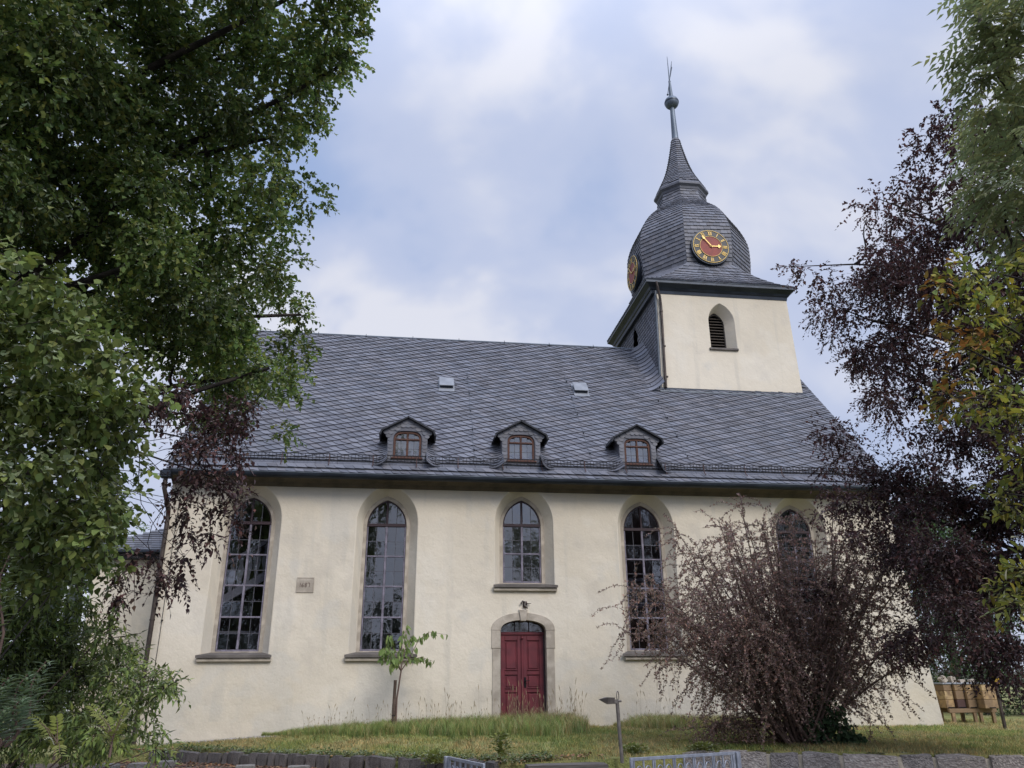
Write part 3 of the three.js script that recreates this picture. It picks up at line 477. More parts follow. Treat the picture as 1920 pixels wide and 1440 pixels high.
// ---- dormers
function scaleRow(b, r, tone, P, x0, x1, y, w, h, skip) { for (let x = x0; x < x1 - 0.01; x += w) { const X1 = Math.min(x + w * 1.04, x1); if (skip && skip((x + X1) / 2, y + h * 0.4)) continue; b.k = tone(r); const m = (x + X1) / 2, pts = [[x, y + h * 1.35], [x, y + h * 0.35], [mix(x, m, 0.45), y + h * 0.08], [m, y], [mix(m, X1, 0.55), y + h * 0.08], [X1, y + h * 0.35], [X1, y + h * 1.35]]; const top = pts.map(([a, c]) => P(a, c, 0.006 + 0.016 * clamp(1 - (c - y) / h))), bot = pts.map(([a, c]) => P(a, c, -0.002)); b.poly(top); for (let i = 0; i < 6; i++) b.quad(bot[i], bot[i + 1], top[i + 1], top[i]); } }
DORMERS.forEach((dx, di) => {
  const d = node('dormer', church), r = rng(300 + di), zf = 0.12, y0 = 6.74, ye = 7.66, ya = 8.07, hw = 0.57, rw2 = 0.76;
  // front with curved-headed opening
  const wh = 0.385, wy0 = 6.90, wys = 7.44, wya = 7.66;
  const open = (e) => { const o = [[dx - wh - e, wy0 - e], [dx + wh + e, wy0 - e]]; for (let i = 0; i <= 12; i++) { const t = Math.PI * i / 12; o.push([dx + (wh + e) * Math.sign(Math.cos(t)) * Math.pow(Math.abs(Math.cos(t)), 0.6), wys + (wya - wys + e) * Math.pow(Math.sin(t), 0.9)]); } return o; };
  const face = [[dx - hw, y0 - 0.12], [dx + hw, y0 - 0.12], [dx + hw, ye - 0.2], [dx + rw2 - 0.05, ye], [dx, ya], [dx - rw2 + 0.05, ye], [dx - hw, ye - 0.2]];
  part('front_wall', ringGeo(face, open(0.02), zf - 0.10, 0.10, 0.002), SLATE[2], d);
  const cl = new B(true), P = (x, y, h) => V(x, y, zf + 0.004 + h), W = 0.145, H = 0.105, tone2 = (q) => slateTone(q).map((x) => x * 0.9);
  const roofEdge = (y) => (y < ye - 0.2 ? hw : y < ye ? mix(hw, rw2 - 0.05, (y - ye + 0.2) / 0.2) : (rw2 - 0.05) * (ya - y) / (ya - ye)) - 0.01;
  for (let y = y0 - 0.02, k = 0; y < ya - 0.12; y += H, k++) { const e = roofEdge(y + H * 0.9); const n = Math.max(2, Math.round(2 * e / W)); const st = 2 * e / n; scaleRow(cl, r, tone2, P, dx - e, dx + e, y, st, H, (x, yy) => Math.abs(x - dx) < wh + 0.045 && yy > wy0 - 0.12 && yy < wys + (wya - wys + 0.05) * Math.sqrt(Math.max(0, 1 - Math.pow((x - dx) / (wh + 0.06), 4)))); }
  part('slate_cladding', cl.geo(), SLATE_VC, d).userData.kind = 'stuff';
  // cheeks and little gable roof
  const zr = (y) => EZ - (y - EY) / SLOPE - 0.1;
  for (const s of [-1, 1]) {
    const c = new B(), x = dx + s * hw; c.poly([V(x, y0 - 0.12, zf - 0.02), V(x, ye + 0.02, zf - 0.02), V(x, ye + 0.02, zr(ye + 0.02)), V(x, y0 - 0.12, zr(y0 - 0.12))]); part('cheek', c.geo(), SLATE[0], d);
    const rf = new B(), A = V(dx, ya + 0.03, 0), E = V(dx + s * rw2, ye + 0.02, 0), F = V(dx + s * (rw2 + 0.06), ye - 0.13, 0), zf2 = zf + 0.12, th = 0.045;
    const col = (p) => [V(p.x, p.y, zf2), V(p.x, p.y, zr(p.y) - 0.15)];
    const sec = [A, E, F]; for (let i = 0; i < 2; i++) { const [a0, a1] = col(sec[i]), [b0, b1] = col(sec[i + 1]); const dn = V(-s * 0.3, -1, 0).normalize().multiplyScalar(i ? th * 0.9 : th); if (i) dn.set(-s * th, -0.01, 0); const l = [a0, a1, b1, b0].map((p) => p.clone().add(dn)); rf.quad(a0, a1, b1, b0); rf.quad(l[0], l[3], l[2], l[1]); rf.quad(a0, b0, l[3], l[0]); rf.quad(b0, b1, l[2], l[3]); }
    part('roof_plate', rf.geo(), MAT.slateDeck, d);
    // swept valley, course by course, from cheek out onto the main slope
    const vs = new B(true), nrm = V(0, Math.cos(RA), Math.sin(RA));
    for (let k = 0; k < 9; k++) {
      const v0 = (y0 - 0.2 - EY) / Math.sin(RA) + k * 0.125, N = 7; vs.k = slateTone(r); const lo = [], hi = [], lob = [];
      for (let i = 0; i <= N; i++) { const a = i / N, X = dx + s * (hw - 0.02 + 0.40 * a), lf = 0.02 + 0.30 * Math.pow(1 - a, 2.2) * (1 - k / 14), dip = -0.10 * Math.pow(1 - a, 1.5); const pt = (v, h) => V(X, EY + v * Math.sin(RA), EZ - v * Math.cos(RA)).addScaledVector(nrm, h); lo.push(pt(v0 + dip + 0.05 * a, lf + 0.03)); hi.push(pt(v0 + dip + 0.19, lf - 0.02)); lob.push(pt(v0 + dip + 0.05 * a, lf + 0.005)); }
      for (let i = 0; i < N; i++) { if (s > 0) { vs.quad(lo[i], lo[i + 1], hi[i + 1], hi[i]); vs.quad(lob[i], lob[i + 1], lo[i + 1], lo[i]); } else { vs.quad(lo[i + 1], lo[i], hi[i], hi[i + 1]); vs.quad(lob[i + 1], lob[i], lo[i], lo[i + 1]); } }
    }
    part('valley_slates', vs.geo(), SLATE_VC, d).userData.kind = 'stuff';
  }
  // window
  const zw = zf - 0.09;
  part('window_frame', ringGeo(open(0.01), open(-0.045), zw, 0.05, 0.004), MAT.orangeWood, d);
  part('transom', boxGeo(dx - wh + 0.04, wys - 0.04, zw + 0.002, dx + wh - 0.04, wys + 0.01, zw + 0.07, 0.008), MAT.orangeWood, d);
  part('mullion', boxGeo(dx - 0.032, wy0 + 0.042, zw + 0.001, dx + 0.032, wys - 0.042, zw + 0.058, 0.008), MAT.orangeWood, d); part('mullion', boxGeo(dx - 0.022, wys + 0.012, zw + 0.001, dx + 0.022, wya - 0.05, zw + 0.05, 0.006), MAT.orangeWood, d);
  const lead = new B(); for (const s of [-1, 1]) { const xm = dx + s * 0.186; lead.box(xm - 0.006, wy0 + 0.04, zw + 0.012, xm + 0.006, wya - 0.06, zw + 0.026); lead.box(dx + (s < 0 ? -wh + 0.04 : 0.032), 7.145, zw + 0.013, dx + (s < 0 ? -0.032 : wh - 0.04), 7.157, zw + 0.025);
    for (const [a, b] of [[0.034, 0.18], [0.192, 0.342]]) { for (const [c, e] of [[wy0 + 0.045, 7.144], [7.158, wys - 0.042], [wys + 0.012, wya - 0.06 - (a > 0.1 ? 0.05 : 0)]]) { const g = new B(), x0 = dx + s * a, x1 = dx + s * b, xa = Math.min(x0, x1), xb = Math.max(x0, x1), cx = (xa + xb) / 2, cy = (c + e) / 2; g.quad(V(xa - cx, c - cy, 0), V(xb - cx, c - cy, 0), V(xb - cx, e - cy, 0), V(xa - cx, e - cy, 0)); const m = part('pane', g.geo(), MAT.glass, d); m.position.set(cx, cy, zw + 0.019); m.rotation.set((r() - 0.5) * 0.03, (r() - 0.5) * 0.03, 0); } } }
  part('lead_came', lead.geo(), MAT.lead, d);
  part('curtain', boxGeo(dx - wh, wy0 - 0.02, zw - 0.26, dx + wh, wya, zw - 0.24), std({ color: 0x8b8d88, roughness: 1 }), d);
  part('sill', boxGeo(dx - wh - 0.06, wy0 - 0.075, zw, dx + wh + 0.06, wy0 - 0.022, zf + 0.07, 0.012), MAT.orangeWood, d);
  part('apron', boxGeo(dx - hw - 0.22, y0 - 0.20, zf - 0.05, dx + hw + 0.22, y0 - 0.08, zf + 0.05, 0.01, null), MAT.stoneDark, d);
});

// ---- tower
const TX0 = 5.56, TX1 = 10.96, TXT0 = 5.66, TXT1 = 10.84, TZ = -3.2, TZB = -8.55, TY = 14.5;
const TCX = 8.12, TCZ = -5.86;
function slatePlates(b, r, P, rows, hw, w, slant, tone = slateTone, dirn = 1) { // rows: [l0,l1] pairs; P(x,l,h)
  rows.forEach(([l0, l1], k) => { const a = hw(l0), c = hw(Math.min(l1, rows[rows.length - 1][1])), n = Math.max(1, Math.round(2 * a / w)), st = 2 * a / n, off = (k % 2) * 0.5 * st; for (let i = -1; i <= n; i++) { const x0 = Math.max(-a, -a + i * st + off), x1 = Math.min(a, -a + (i + 1) * st + off); if (x1 - x0 < 0.03) continue; b.k = tone(r); const q = a > 0 ? c / a : 1, ov = (l1 - l0) * 0.18, sl = slant * dirn, j = (r() - 0.5) * 0.02; const A = P(x0, l0 + j + sl * (x0), 0.045), Bq = P(x1, l0 + j + sl * (x1), 0.032), C = P(x1 * q, l1 + ov + sl * x1 * q, 0.004), D = P(x0 * q, l1 + ov + sl * x0 * q, 0.004), A2 = P(x0, l0 + j + sl * x0, 0.004), B2 = P(x1, l0 + j + sl * x1, 0.004); b.quad(A, Bq, C, D); b.quad(A2, B2, Bq, A); b.quad(A2, A, D, D); } });
}
{
  const s = toShape([[TX0 - 0.03, 9.4], [TX1 + 0.03, 9.4], [TXT1, TY + 0.1], [TXT0, TY + 0.1]]);
  const bo = (e, hw = 0.50) => archPts(8.03 + (hw > 0.4 ? 0.10 : 0), hw + e, 12.30 - e * 0.3, 13.36, 14.12 + e - (hw > 0.4 ? 0 : 0.24));
  s.holes.push(toPath(bo(0.03)));
  const gs = [new THREE.ShapeGeometry(s).translate(0, 0, TZ).toNonIndexed(), loft([at3(bo(0.03), TZ), at3(bo(0.008), TZ - 0.006), at3(bo(0), TZ - 0.03), at3(bo(0, 0.35), TZ - 0.36)]).toNonIndexed()];
  part('tower_wall', mergeGeometries(gs), MAT.towerPlaster, church);
  const o = new B(); o.quad(V(TX1 + 0.03, 6.5, TZ), V(TX1 + 0.03, 6.5, TZB), V(TXT1, TY + 0.1, TZB), V(TXT1, TY + 0.1, TZ)); o.quad(V(TX1, 6.5, TZB), V(TX0, 6.5, TZB), V(TXT0, TY + 0.1, TZB), V(TXT1, TY + 0.1, TZB)); part('tower_side_wall', o.geo(), MAT.towerPlaster, church);
  const bl = node('belfry_opening', church);
  part('louvre_frame', ringGeo(archPts(8.03, 0.36, 12.30, 13.42, 13.84), archPts(8.03, 0.315, 12.34, 13.42, 13.79), TZ - 0.42, 0.05, 0.004), MAT.louvre, bl);
  for (let i = 0; i < 12; i++) { const y = 12.36 + i * 0.12, hwY = y < 13.42 ? 0.315 : 0.315 * Math.sqrt(Math.max(0.05, 1 - Math.pow((y - 13.42) / 0.42, 1.6))); part('louvre', boxGeo(-hwY, -0.012, -0.07, hwY, 0.012, 0.07, 0.003, M4(8.03, y, TZ - 0.44, 0.6)), std({ color: 0x4c443c, roughness: 0.8 }), bl); }
  part('belfry_sill', boxGeo(7.55, 12.19, TZ - 0.38, 8.66, 12.275, TZ + 0.07, 0.012), MAT.stoneDark, bl);
  // slate-hung left side, with its own arched opening
  const hz = -5.95, sh = toShape([[TZB, 9.4], [TZ, 9.4], [TZ, TY + 0.1], [TZB, TY + 0.1]]), hole = archPts(hz, 0.33, 13.0, 13.75, 14.25);
  sh.holes.push(toPath(hole)); const g = new THREE.ShapeGeometry(sh); const P = g.attributes.position; for (let i = 0; i < P.count; i++) { const z = P.getX(i), y = P.getY(i); P.setXYZ(i, mix(TX0, TXT0, (y - 10.6) / 3.9), y, z); } g.computeVertexNormals();
  part('slate_hung_wall', g, SLATE[2], church);
  const c = new B(true), r = rng(41), pp = (x, l, h) => V(mix(TX0, TXT0, (l - 10.6) / 3.9) - h, l, (TZ + TZB) / 2 + x), rows = []; for (let y = 10.2; y < TY; y += 0.15) rows.push([y, y + 0.15]);
  const hw = (TZ - TZB) / 2 - 0.06;
  rows.forEach(([l0, l1], k) => { const n = 24, st = 2 * hw / n; for (let i = -1; i <= n; i++) { const x0 = clamp(-hw + (i + (k % 2) * 0.5) * st, -hw, hw), x1 = clamp(-hw + (i + 1 + (k % 2) * 0.5) * st, -hw, hw); if (x1 - x0 < 0.03) continue; const zc = (TZ + TZB) / 2 + (x0 + x1) / 2, yc = (l0 + l1) / 2; if (Math.abs(zc - hz) < 0.36 && yc > 12.95 && yc < 14.28 - 0.9 * Math.abs(zc - hz)) continue; c.k = slateTone(r); const A = pp(x0, l0 - 0.03, 0.016), Bq = pp(x1, l0 + 0.03, 0.028), C = pp(x1, l1 + 0.04, 0.004), D = pp(x0, l1 + 0.02, 0.004), A2 = pp(x0, l0 - 0.03, 0.0), B2 = pp(x1, l0 + 0.03, 0.0); c.quad(A, Bq, C, D); c.quad(A2, B2, Bq, A); c.quad(B2, pp(x1, l1, 0), C, Bq); } });
  part('wall_slates', c.geo(), SLATE_VC, church).userData.kind = 'stuff';
  part('corner_strip', new B().tube([V(TX0 - 0.005, 10.3, TZ + 0.005), V(TXT0 - 0.01, TY, TZ + 0.005)], 0.055, 4).geo(), MAT.lead2, church);
  part('base_flashing', new B().box(TX0 - 0.05, 10.50, TZ - 0.02, TX1 + 0.08, 10.62, TZ + 0.05, 0.01).geo(), MAT.zinc, church);
  part('base_flashing', new B().box(TX0 - 0.1, 10.40, TZ + 0.02, TX1 + 0.12, 10.46, TZ + 0.20, 0.01, null).geo(), MAT.lead2, church);
  // swept slates where the nave roof runs up against the tower
  const sw = new B(true), nrm = V(0, Math.cos(RA), Math.sin(RA)); const vB = (10.5 - EY) / Math.sin(RA);
  for (let k = 0; k < 13; k++) { sw.k = slateTone(r).map((x) => x * 1.12); const v0 = vB - 0.15 + k * 0.26, N = 6, lo = [], hi = [], lb = []; for (let i = 0; i <= N; i++) { const a = i / N, X = mix(TX0, TXT0, (10.5 + k * 0.19 - 10.6) / 3.9) + 0.01 - 0.62 * a, lf = 0.03 + 0.40 * Math.pow(1 - a, 2.4), pt = (v, h) => V(X, EY + v * Math.sin(RA), EZ - v * Math.cos(RA)).addScaledVector(nrm, h); lo.push(pt(v0 - 0.02 * a, lf + 0.035)); hi.push(pt(v0 + 0.34, lf - 0.02)); lb.push(pt(v0 - 0.02 * a, lf + 0.005)); } for (let i = 0; i < N; i++) { sw.quad(lo[i + 1], lo[i], hi[i], hi[i + 1]); sw.quad(lb[i + 1], lb[i], lo[i], lo[i + 1]); } }
  part('valley_slates', sw.geo(), SLATE_VC, church).userData.kind = 'stuff';
  // eaves box of the tower
  const ev = new B(), ring = (h, y) => [V(TCX + 0.06 - h, y, TCZ - h), V(TCX + 0.06 + h, y, TCZ - h), V(TCX + 0.06 + h, y, TCZ + h), V(TCX + 0.06 - h, y, TCZ + h)];
  const secs = [[2.56, 14.40], [2.68, 14.40], [2.70, 14.52], [2.74, 14.54], [2.78, 14.62], [2.90, 14.72], [2.94, 14.74], [2.94, 14.86], [2.8, 14.90]];
  for (let i = 0; i + 1 < secs.length; i++) { const a = ring(...secs[i]), b = ring(...secs[i + 1]); for (let k = 0; k < 4; k++) { const q = (k + 1) % 4; ev.quad(a[q], a[k], b[k], b[q]); } }
  part('tower_eaves', ev.geo(), MAT.zinc, church);
  part('eaves_bead', new B().tube([...ring(2.95, 14.85), ring(2.95, 14.85)[0]], 0.014, 5).geo(), MAT.lead2, church);
  const dp = node('downpipe', church); part('pipe', new B().tube([V(5.62, 14.75, TZ + 0.28), V(5.66, 14.5, TZ + 0.27), V(5.78, 14.2, TZ + 0.1), V(5.80, 13.8, TZ + 0.08), V(5.73, 10.6, TZ + 0.08)], 0.05, 8).geo(), MAT.copperPipe, dp); for (const y of [13.6, 12.2, 11.0]) part('pipe_clip', new B().tube([V(5.79, y, TZ + 0.08), V(5.79, y + 0.04, TZ + 0.08)], 0.064, 8).geo(), MAT.copperPipe, dp);
}
// curves of dome and spire, sampled as slate-clad facets
function faceted(name, prof, sides, cx, cz, rowH, w, seed) {
  const cv = new THREE.SplineCurve(prof.map(([a, y]) => new THREE.Vector2(a, y))), L = cv.getLength(), r = rng(seed), at = (l) => cv.getPointAt(clamp(l / L)), tan = Math.tan(Math.PI / sides);
  const body = new B(), pl = new B(true), N = 40;
  for (let f = 0; f < sides; f++) {
    const an = f / sides * 2 * Math.PI, nx = Math.cos(an), nz = Math.sin(an);
    const P = (x, l, h) => { const p = at(l), q = at(l + 0.01), q0 = at(l - 0.01), tx = q.x - q0.x, ty = q.y - q0.y, tl = Math.hypot(tx, ty) || 1, no = ty / tl, nu = -tx / tl; const a = p.x + h * no; return V(cx + nx * a - nz * x, p.y + h * nu, cz + nz * a + nx * x); };
    for (let i = 0; i < N; i++) { const l0 = L * i / N, l1 = L * (i + 1) / N, h0 = at(l0).x * tan, h1 = at(l1).x * tan; body.quad(P(h0, l0, 0), P(-h0, l0, 0), P(-h1, l1, 0), P(h1, l1, 0)); }
    const rows = []; for (let l = 0; l < L - rowH * 0.5; l += rowH) rows.push([l, Math.min(l + rowH, L)]);
    // plates face outward: mirror x
    slatePlates(pl, r, (x, l, h) => P(-x, l, h), rows, (l) => at(l).x * tan + 0.012, w, 0.06, slateTone);
  }
  part(name, body.geo(), SLATE[2], church); part(name + '_slates', pl.geo(), SLATE_VC, church).userData.kind = 'stuff';
}
const BULB = [[2.08, 15.5], [2.19, 16.0], [2.28, 16.6], [2.32, 17.24], [2.29, 17.87], [2.06, 18.55], [1.74, 19.08], [1.38, 19.48], [1.09, 19.83], [0.97, 20.13], [0.95, 20.45]];
const CONE = [[0.99, 20.88], [0.79, 21.3], [0.59, 21.75], [0.45, 22.2], [0.335, 22.7], [0.22, 23.3], [0.15, 23.75]];
{ // skirt: from the square eaves to the octagon, with a flat slated triangle at each corner
  const r = rng(71), body = new B(), pl = new B(true), N = 8, yy = (t) => 14.87 + 1.18 * (0.42 * t + 0.58 * t * t), dd = (t) => mix(2.92, 2.24, t), hh = (t) => mix(2.92, 0.93, t);
  for (let f = 0; f < 4; f++) {
    const an = f / 4 * 2 * Math.PI, nx = Math.cos(an), nz = Math.sin(an), P = (x, t, h) => V(TCX + 0.05 * (1 - t) + nx * (dd(t) + h * 0.8) + nz * x, yy(t) + h * 0.6, TCZ + nz * (dd(t) + h * 0.8) - nx * x);
    for (let i = 0; i < N; i++) { const a = i / N, b = (i + 1) / N; body.quad(P(-hh(a), a, 0), P(hh(a), a, 0), P(hh(b), b, 0), P(-hh(b), b, 0));
      const an2 = an + Math.PI / 4; const Q = (side, t) => { const f2 = (f + 1) % 4, n2 = f2 / 4 * 2 * Math.PI; return side ? V(TCX + 0.05 * (1 - t) + nx * dd(t) - nz * hh(t), yy(t), TCZ + nz * dd(t) + nx * hh(t)) : V(TCX + 0.05 * (1 - t) + Math.cos(n2) * dd(t) + Math.sin(n2) * hh(t), yy(t), TCZ + Math.sin(n2) * dd(t) - Math.cos(n2) * hh(t)); };
      body.quad(Q(0, a), Q(1, a), Q(1, b), Q(0, b)); }
    const rows = []; for (let i = 0; i < 9; i++) rows.push([i / 9, (i + 1) / 9]);
    slatePlates(pl, r, P, rows, (t) => hh(clamp(t)), 0.22, 0.0, slateTone);
  }
  part('tower_skirt_roof', body.geo(), SLATE[0], church); part('tower_skirt_slates', pl.geo(), SLATE_VC, church).userData.kind = 'stuff';
}
faceted('onion_dome', BULB, 8, TCX, TCZ, 0.175, 0.26, 72);
faceted('spire_roof', CONE, 8, TCX, TCZ, 0.13, 0.17, 73);
{
  const oct = (b, secs) => { const ring = (a, y) => Array.from({ length: 8 }, (_, k) => { const t = (k + 0.5) * Math.PI / 4, R = a / Math.cos(Math.PI / 8); return V(TCX + R * Math.cos(t), y, TCZ + R * Math.sin(t)); }); for (let i = 0; i + 1 < secs.length; i++) { const p = ring(...secs[i]), q = ring(...secs[i + 1]); for (let k = 0; k < 8; k++) { const n = (k + 1) % 8; b.quad(p[n], p[k], q[k], q[n]); } } };
  const c = new B(); oct(c, [[0.9, 20.40], [0.98, 20.45], [1.0, 20.55], [1.05, 20.60], [1.09, 20.64], [1.09, 20.74], [1.02, 20.84], [0.8, 20.9]]); part('dome_collar', c.geo(), SLATE[2], church);
  const sp = node('spire', church);
  const lathe = (pts, n = 16) => new THREE.LatheGeometry(pts.map(([x, y]) => new THREE.Vector2(x, y)), n).translate(TCX, 0, TCZ);
  part('mast', lathe([[0.16, 23.66], [0.165, 23.72], [0.15, 23.8], [0.125, 24.6], [0.10, 25.55], [0.0, 25.56]]), MAT.spire, sp);
  part('ball', new THREE.SphereGeometry(0.325, 24, 16).translate(TCX, 25.82, TCZ), MAT.spire, sp);
  part('ball_band', lathe([[0.329, 25.78], [0.334, 25.82], [0.329, 25.86]], 24), MAT.zinc, sp);
  part('finial_rod', lathe([[0.1, 26.1], [0.075, 26.6], [0.05, 27.0], [0.055, 27.02], [0.055, 27.08], [0.03, 27.12], [0.012, 28.5], [0, 28.6]], 10), MAT.spire, sp);
  const wv = node('weathervane', church), m = (x, y, z) => V(TCX + x, 27.1 + y, TCZ + z);
  part('vane_arm', new B().tube([m(0.2, 0, -0.85), m(0, 0.02, 0), m(-0.1, 0.02, 0.5)], 0.014, 6).geo(), MAT.spire, wv);
  part('vane_knob', new THREE.SphereGeometry(0.05, 10, 8).translate(TCX + 0.21, 27.1, TCZ - 0.9), MAT.spire, wv);
  { const g = extrude([[0.12, -0.05], [0.55, -0.12], [1.05, -0.17], [0.86, 0.0], [1.05, 0.17], [0.55, 0.12], [0.12, 0.06]], -0.006, 0.012, 0); g.rotateY(-Math.PI / 2 - 0.22).translate(TCX, 27.12, TCZ); part('vane_flag', g, MAT.spire, wv); }
}
// ---- clocks
function clock(pos, turn, lean) {
  const c = node('clock', church); c.position.copy(pos); c.rotation.set(lean, turn, 0, 'YXZ'); const R = 0.74;
  const disc = (r, z0, z1, n = 48) => new THREE.LatheGeometry([[0, z0], [r - 0.012, z0], [r, z0 + 0.012], [r, z1 - 0.012], [r - 0.012, z1], [0, z1]].map(([x, y]) => new THREE.Vector2(x, y)), n).rotateX(Math.PI / 2);
  part('case', disc(R + 0.05, -0.42, 0.0), MAT.zinc, c); part('dial', disc(R, 0.002, 0.02), MAT.dialBlack, c); part('dial_centre', disc(R * 0.60, 0.022, 0.03), MAT.dialRed, c);
  part('outer_ring', new THREE.TorusGeometry(R * 0.965, 0.014, 6, 64).translate(0, 0, 0.024), MAT.gold, c); part('inner_ring', new THREE.TorusGeometry(R * 0.61, 0.012, 6, 64).translate(0, 0, 0.034), MAT.gold, c);
  const rom = ['XII', 'I', 'II', 'III', 'IIII', 'V', 'VI', 'VII', 'VIII', 'IX', 'X', 'XI'], h = 0.175, st = 0.022;
  rom.forEach((s, k) => {
    const b = new B(), wd = { I: 0.042, V: 0.085, X: 0.085 }; let tot = 0; for (const ch of s) tot += wd[ch]; const q = Math.min(1, 0.165 / tot); let x = -tot * q / 2;
    for (const ch of s) { const w = wd[ch] * q, cx = x + w / 2; const bar = (x0, x1, t) => b.box(-t / 2, 0, 0.021, t / 2, Math.hypot(h, x1 - x0), 0.036, 0.003, new THREE.Matrix4().makeTranslation(x0, -h / 2, 0).multiply(new THREE.Matrix4().makeRotationZ(-Math.atan2(x1 - x0, h)))); if (ch === 'I') bar(cx, cx, st * 0.95); if (ch === 'V') { bar(cx, cx - w * 0.36, st); bar(cx, cx + w * 0.36, st * 0.7); } if (ch === 'X') { bar(cx + w * 0.36, cx - w * 0.36, st); bar(cx - w * 0.36, cx + w * 0.36, st * 0.7); } x += w; }
    const m = part('numeral', b.geo(), MAT.gold, c), t = -k / 12 * 2 * Math.PI; m.position.set(-Math.sin(t) * R * 0.79, Math.cos(t) * R * 0.79, 0); m.rotation.z = t;
  });
  const hand = (name, len, deg, z, wd, orn) => { const b = new B(); b.box(-wd / 2, -0.06, z, wd / 2, len, z + 0.014, 0.003); if (orn) { b.poly([V(0, len * 0.62, z + 0.016), V(orn, len * 0.78, z + 0.016), V(0, len * 1.02, z + 0.016), V(-orn, len * 0.78, z + 0.016)]); b.box(-orn, len * 0.76, z, orn, len * 0.80, z + 0.015); } const m = part(name, b.geo(), MAT.gold, c); m.rotation.z = -deg * DEG; };
  hand('hour_hand', 0.40, 88, 0.045, 0.045, 0.085); hand('minute_hand', 0.56, -39, 0.065, 0.04, 0.05);
  part('hub', new THREE.SphereGeometry(0.035, 10, 8).translate(0, 0, 0.06), MAT.gold, c);
}
clock(V(TCX + 0.02, 16.72, TCZ + 2.44), 0, 0); clock(V(TCX - 2.44, 16.72, TCZ), -Math.PI / 2, 0);

// ---- annex behind the left corner
{
  const a = node('annex', church), x0 = -12.35, z0 = -3.0, yt = 4.55;
  part('annex_wall', boxGeo(x0, -0.9, -9.0, WL - 0.02, yt, z0), MAT.plaster, a);
  const b = new B(), A = V(x0 - 0.35, yt + 0.02, z0 + 0.35), Bq = V(WL - 0.03, yt + 0.02, z0 + 0.35), C = V(WL - 0.03, yt + 1.35, z0 - 2.4), D = V(x0 + 2.0, yt + 1.35, z0 - 2.4), E = V(x0 - 0.35, yt + 0.02, -9.3), F = V(x0 + 2.0, yt + 1.35, -9.3);
  b.quad(A, Bq, C, D); b.quad(E, A, D, F); b.quad(D, C, V(WL - 0.03, yt + 1.35, -9.3), F); part('annex_roof', b.geo(), MAT.slateDeck, a);
  const r = rng(19), pl = new B(true), up = V(0, 1.33, -2.75), L = up.length(); up.normalize(); const n = V(0, 2.75, 1.33).normalize();
  for (let l = 0; l < L; l += 0.22) for (let x = x0 - 0.3 + 2.3 * l / L; x < WL - 0.05; x += 0.24) { pl.k = slateTone(r); const P = (xx, ll, h) => V(xx, A.y, A.z).addScaledVector(up, ll).addScaledVector(n, h + 0.01), x1 = Math.min(x + 0.235, WL - 0.03); pl.quad(P(x, l, 0.03), P(x1, l + 0.01, 0.026), P(x1 - 0.05, l + 0.26, 0.004), P(x - 0.05, l + 0.26, 0.004)); pl.quad(P(x, l, 0.005), P(x1, l + 0.01, 0.005), P(x1, l + 0.01, 0.026), P(x, l, 0.03)); }
  part('annex_slates', pl.geo(), SLATE_VC, a).userData.kind = 'stuff';
  part('annex_gutter', new B().box(x0 - 0.4, yt - 0.06, z0 + 0.3, WL - 0.03, yt + 0.03, z0 + 0.45, 0.02).geo(), MAT.zinc, a); part('annex_eaves', boxGeo(x0 - 0.05, yt - 0.22, z0 + 0.003, WL - 0.03, yt, z0 + 0.28, 0.01), MAT.slateDeck, a);
}
// ---- small fitting above the door
{
  const t = thing('wall_bracket', 'small dark metal fitting fixed on wall above door keystone', 'bracket', [0.07, 2.84, 0.0]);
  part('back_plate', new B().box(-0.05, -0.08, 0.0, 0.06, 0.09, 0.03, 0.01).geo(), MAT.rust, t);
  part('scroll', new B().tube([V(-0.12, 0.02, 0.05), V(-0.07, 0.09, 0.07), V(0.0, 0.07, 0.08), V(-0.02, -0.01, 0.07), V(0.04, -0.06, 0.07), V(0.07, -0.1, 0.05)], [0.02, 0.025, 0.03, 0.028, 0.03, 0.015], 7).geo(), MAT.stoneDark, t);
  part('spike', new B().tube([V(0.02, 0.02, 0.03), V(0.17, 0.03, 0.06)], [0.02, 0.006], 6).geo(), MAT.iron, t);
}
